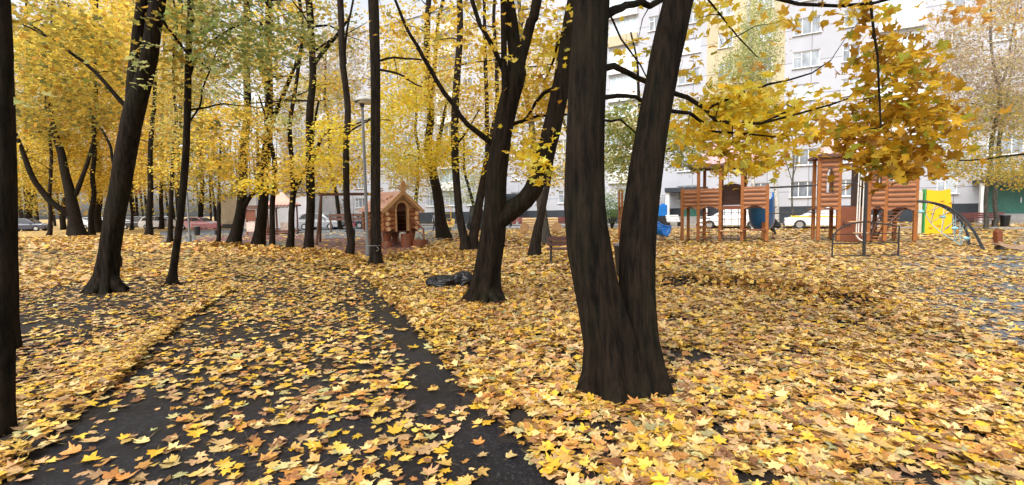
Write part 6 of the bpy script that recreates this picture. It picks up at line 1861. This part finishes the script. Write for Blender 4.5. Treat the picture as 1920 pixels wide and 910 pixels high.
# ------------------------------------------------------------------ people (tiny, far off)
def person(loc, rz, J, label, top, legs, hair, shoes_c, group=None):
    """J: joints in metres, local. One continuous body; clothes and hair as children."""
    r = empty('person', loc, rz, label, 'person', group)
    v = lambda k: Vector(J[k])
    skin = mat('skin', (.48, .28, .20), .6, .05, 8, bmp=0)
    def chain(m, ks, rs, n=10):
        m.tube([v(k) if isinstance(k, str) else Vector(k) for k in ks], rs, n)
        for k, q in zip(ks, rs): m.ball(v(k) if isinstance(k, str) else k, q * 1.0, 10, 7)
    b = MB()
    hd, nk, ch, pv = v('head'), v('neck'), v('chest'), v('pelvis')
    fwd = Vector(J['face']).normalized()
    b.ball(hd, .105, 14, 10, (.86, .95, 1.15))
    b.ball(hd + fwd * .10 + Vector((0, 0, -.01)), .022, 8, 6); b.ball(hd + fwd * .075 + Vector((0, 0, -.055)), .035, 8, 6)
    side = fwd.cross(Vector((0, 0, 1))).normalized()
    for s_ in (-1, 1):
        b.ball(hd + side * s_ * .092, .024, 8, 6); b.ball(hd + fwd * .088 + side * s_ * .035 + Vector((0, 0, .02)), .012, 6, 5)
    chain(b, ['head', 'neck', 'chest', 'pelvis'], [.05, .05, .125, .12])
    for s_ in 'LR':
        chain(b, ['chest', 'sh' + s_, 'el' + s_, 'wr' + s_], [.08, .052, .038, .026])
        w_, e_ = v('wr' + s_), v('el' + s_)
        d = (w_ - e_).normalized(); sd_ = d.cross(Vector((0, 1, .2))).normalized(); up_ = sd_.cross(d)
        b.ball(w_ + d * .045, .038, 8, 6)
        for q, L_ in zip((-1.5, -.5, .5, 1.5), (.055, .068, .064, .05)):
            p0 = w_ + d * .07 + sd_ * q * .019
            b.tube([p0, p0 + d * L_ * .55 - up_ * .008, p0 + d * L_ * .85 - up_ * .03], [.010, .009, .007], 6)
        b.tube([w_ + d * .02 + sd_ * .03, w_ + d * .05 + sd_ * .06, w_ + d * .08 + sd_ * .062 - up_ * .012], [.013, .011, .008], 6)
        chain(b, ['pelvis', 'hip' + s_, 'kn' + s_, 'an' + s_], [.10, .082, .056, .038])
        a_ = v('an' + s_); t_ = v('to' + s_)
        b.tube([a_, a_.lerp(t_, .4) + Vector((0, 0, -.02)), t_], [.04, .038, .028], 8)
    body = b.build('body', skin, r)
    rm = body.modifiers.new('remesh', 'REMESH'); rm.mode = 'VOXEL'; rm.voxel_size = .009; rm.use_smooth_shade = True
    def cloth(name, m, mt):
        o = m.build(name, mt, body)
        rm = o.modifiers.new('remesh', 'REMESH'); rm.mode = 'VOXEL'; rm.voxel_size = .016; rm.use_smooth_shade = True
    m = MB(); chain(m, ['neck', 'chest', 'pelvis'], [.07, .165, .155], 14)
    for s_ in 'LR': chain(m, ['chest', 'sh' + s_, 'el' + s_, 'wr' + s_], [.11, .075, .056, .042])
    cloth('jacket', m, top)
    m = MB()
    for s_ in 'LR': chain(m, ['pelvis', 'hip' + s_, 'kn' + s_, 'an' + s_], [.13, .10, .072, .052])
    cloth('trousers', m, legs)
    m = MB()
    for s_ in 'LR':
        a_ = v('an' + s_); t_ = v('to' + s_)
        m.tube([a_, a_.lerp(t_, .4) + Vector((0, 0, -.02)), t_], [.052, .05, .042], 8); m.ball(t_, .042, 8, 6); m.ball(a_, .055, 8, 6)
    cloth('shoes', m, shoes_c)
    MB().ball(hd - fwd * .022 + Vector((0, 0, .03)), .113, 14, 9, (.9, .98, 1.08)).build('hair', hair, body, smooth=True)
    return r
def cl(name, c): return mat(name, c, .8, .2, 12)
# child on the swing, legs down, leaning back
p = sw_.location
person((p.x + .0, p.y + .15, 0), math.radians(-60), dict(head=(-.28, 0, 1.26), face=(1, 0, .15), neck=(-.24, 0, 1.12), chest=(-.16, 0, .92), pelvis=(0, 0, .72),
       shL=(-.18, .15, .98), elL=(.0, .22, .90), wrL=(.06, .22, 1.10), shR=(-.18, -.15, .98), elR=(0, -.22, .90), wrR=(.06, -.22, 1.10),
       hipL=(.04, .09, .68), knL=(.36, .10, .66), anL=(.46, .10, .30), toL=(.60, .10, .27), hipR=(.04, -.09, .68), knR=(.34, -.10, .62), anR=(.30, -.10, .24), toR=(.44, -.10, .20)),
       'child in a pink patterned jacket sitting on the swing with dangling legs', mat('pink_print_jacket', (.50, .14, .22), .8, .5, 16), cl('black_trousers', (.015, .015, .018)), cl('dark_hair', (.03, .02, .015)), cl('teal_shoes', (.05, .25, .28)))
q = ground(818, 433)
person((q[0] - .0, q[1], 0), math.radians(-100), dict(head=(.12, 0, 1.50), face=(1, 0, -.1), neck=(.08, 0, 1.35), chest=(.05, 0, 1.15), pelvis=(0, 0, .86),
       shL=(.06, .17, 1.25), elL=(.05, .26, 1.0), wrL=(.22, .22, .85), shR=(.06, -.17, 1.25), elR=(.0, -.26, 1.0), wrR=(.18, -.24, .82),
       hipL=(0, .1, .82), knL=(.12, .14, .46), anL=(-.06, .16, .09), toL=(.10, .17, .04), hipR=(0, -.1, .82), knR=(.08, -.14, .46), anR=(.16, -.2, .09), toR=(.32, -.2, .04)),
       'person in a grey jacket and black leggings striding past the curved pale trunk', cl('grey_jacket', (.16, .16, .17)), cl('black_leggings', (.012, .012, .014)), cl('brown_hair', (.05, .03, .02)), cl('dark_shoes', (.02, .02, .02)))
q = ground(1454, 441)
person((q[0], q[1], 0), math.radians(175), dict(head=(.32, 0, .98), face=(1, 0, -.3), neck=(.24, 0, .88), chest=(.12, 0, .74), pelvis=(-.12, 0, .50),
       shL=(.14, .18, .82), elL=(.32, .22, .62), wrL=(.50, .12, .62), shR=(.14, -.18, .82), elR=(.32, -.22, .60), wrR=(.50, -.12, .60),
       hipL=(-.1, .1, .48), knL=(.26, .16, .52), anL=(.08, .16, .10), toL=(.24, .17, .04), hipR=(-.1, -.1, .48), knR=(.24, -.16, .40), anR=(-.08, -.16, .10), toR=(.08, -.17, .04)),
       'person in dark clothes crouching at the foot of the blue tube slide', cl('black_jacket', (.014, .014, .018)), cl('black_trousers', (.015, .015, .018)), cl('dark_hair', (.03, .02, .015)), cl('dark_shoes', (.02, .02, .02)))
print('POLYS', sum(len(o.data.polygons) for o in scene.objects if o.type == 'MESH'), 'OBJS', len(scene.objects))
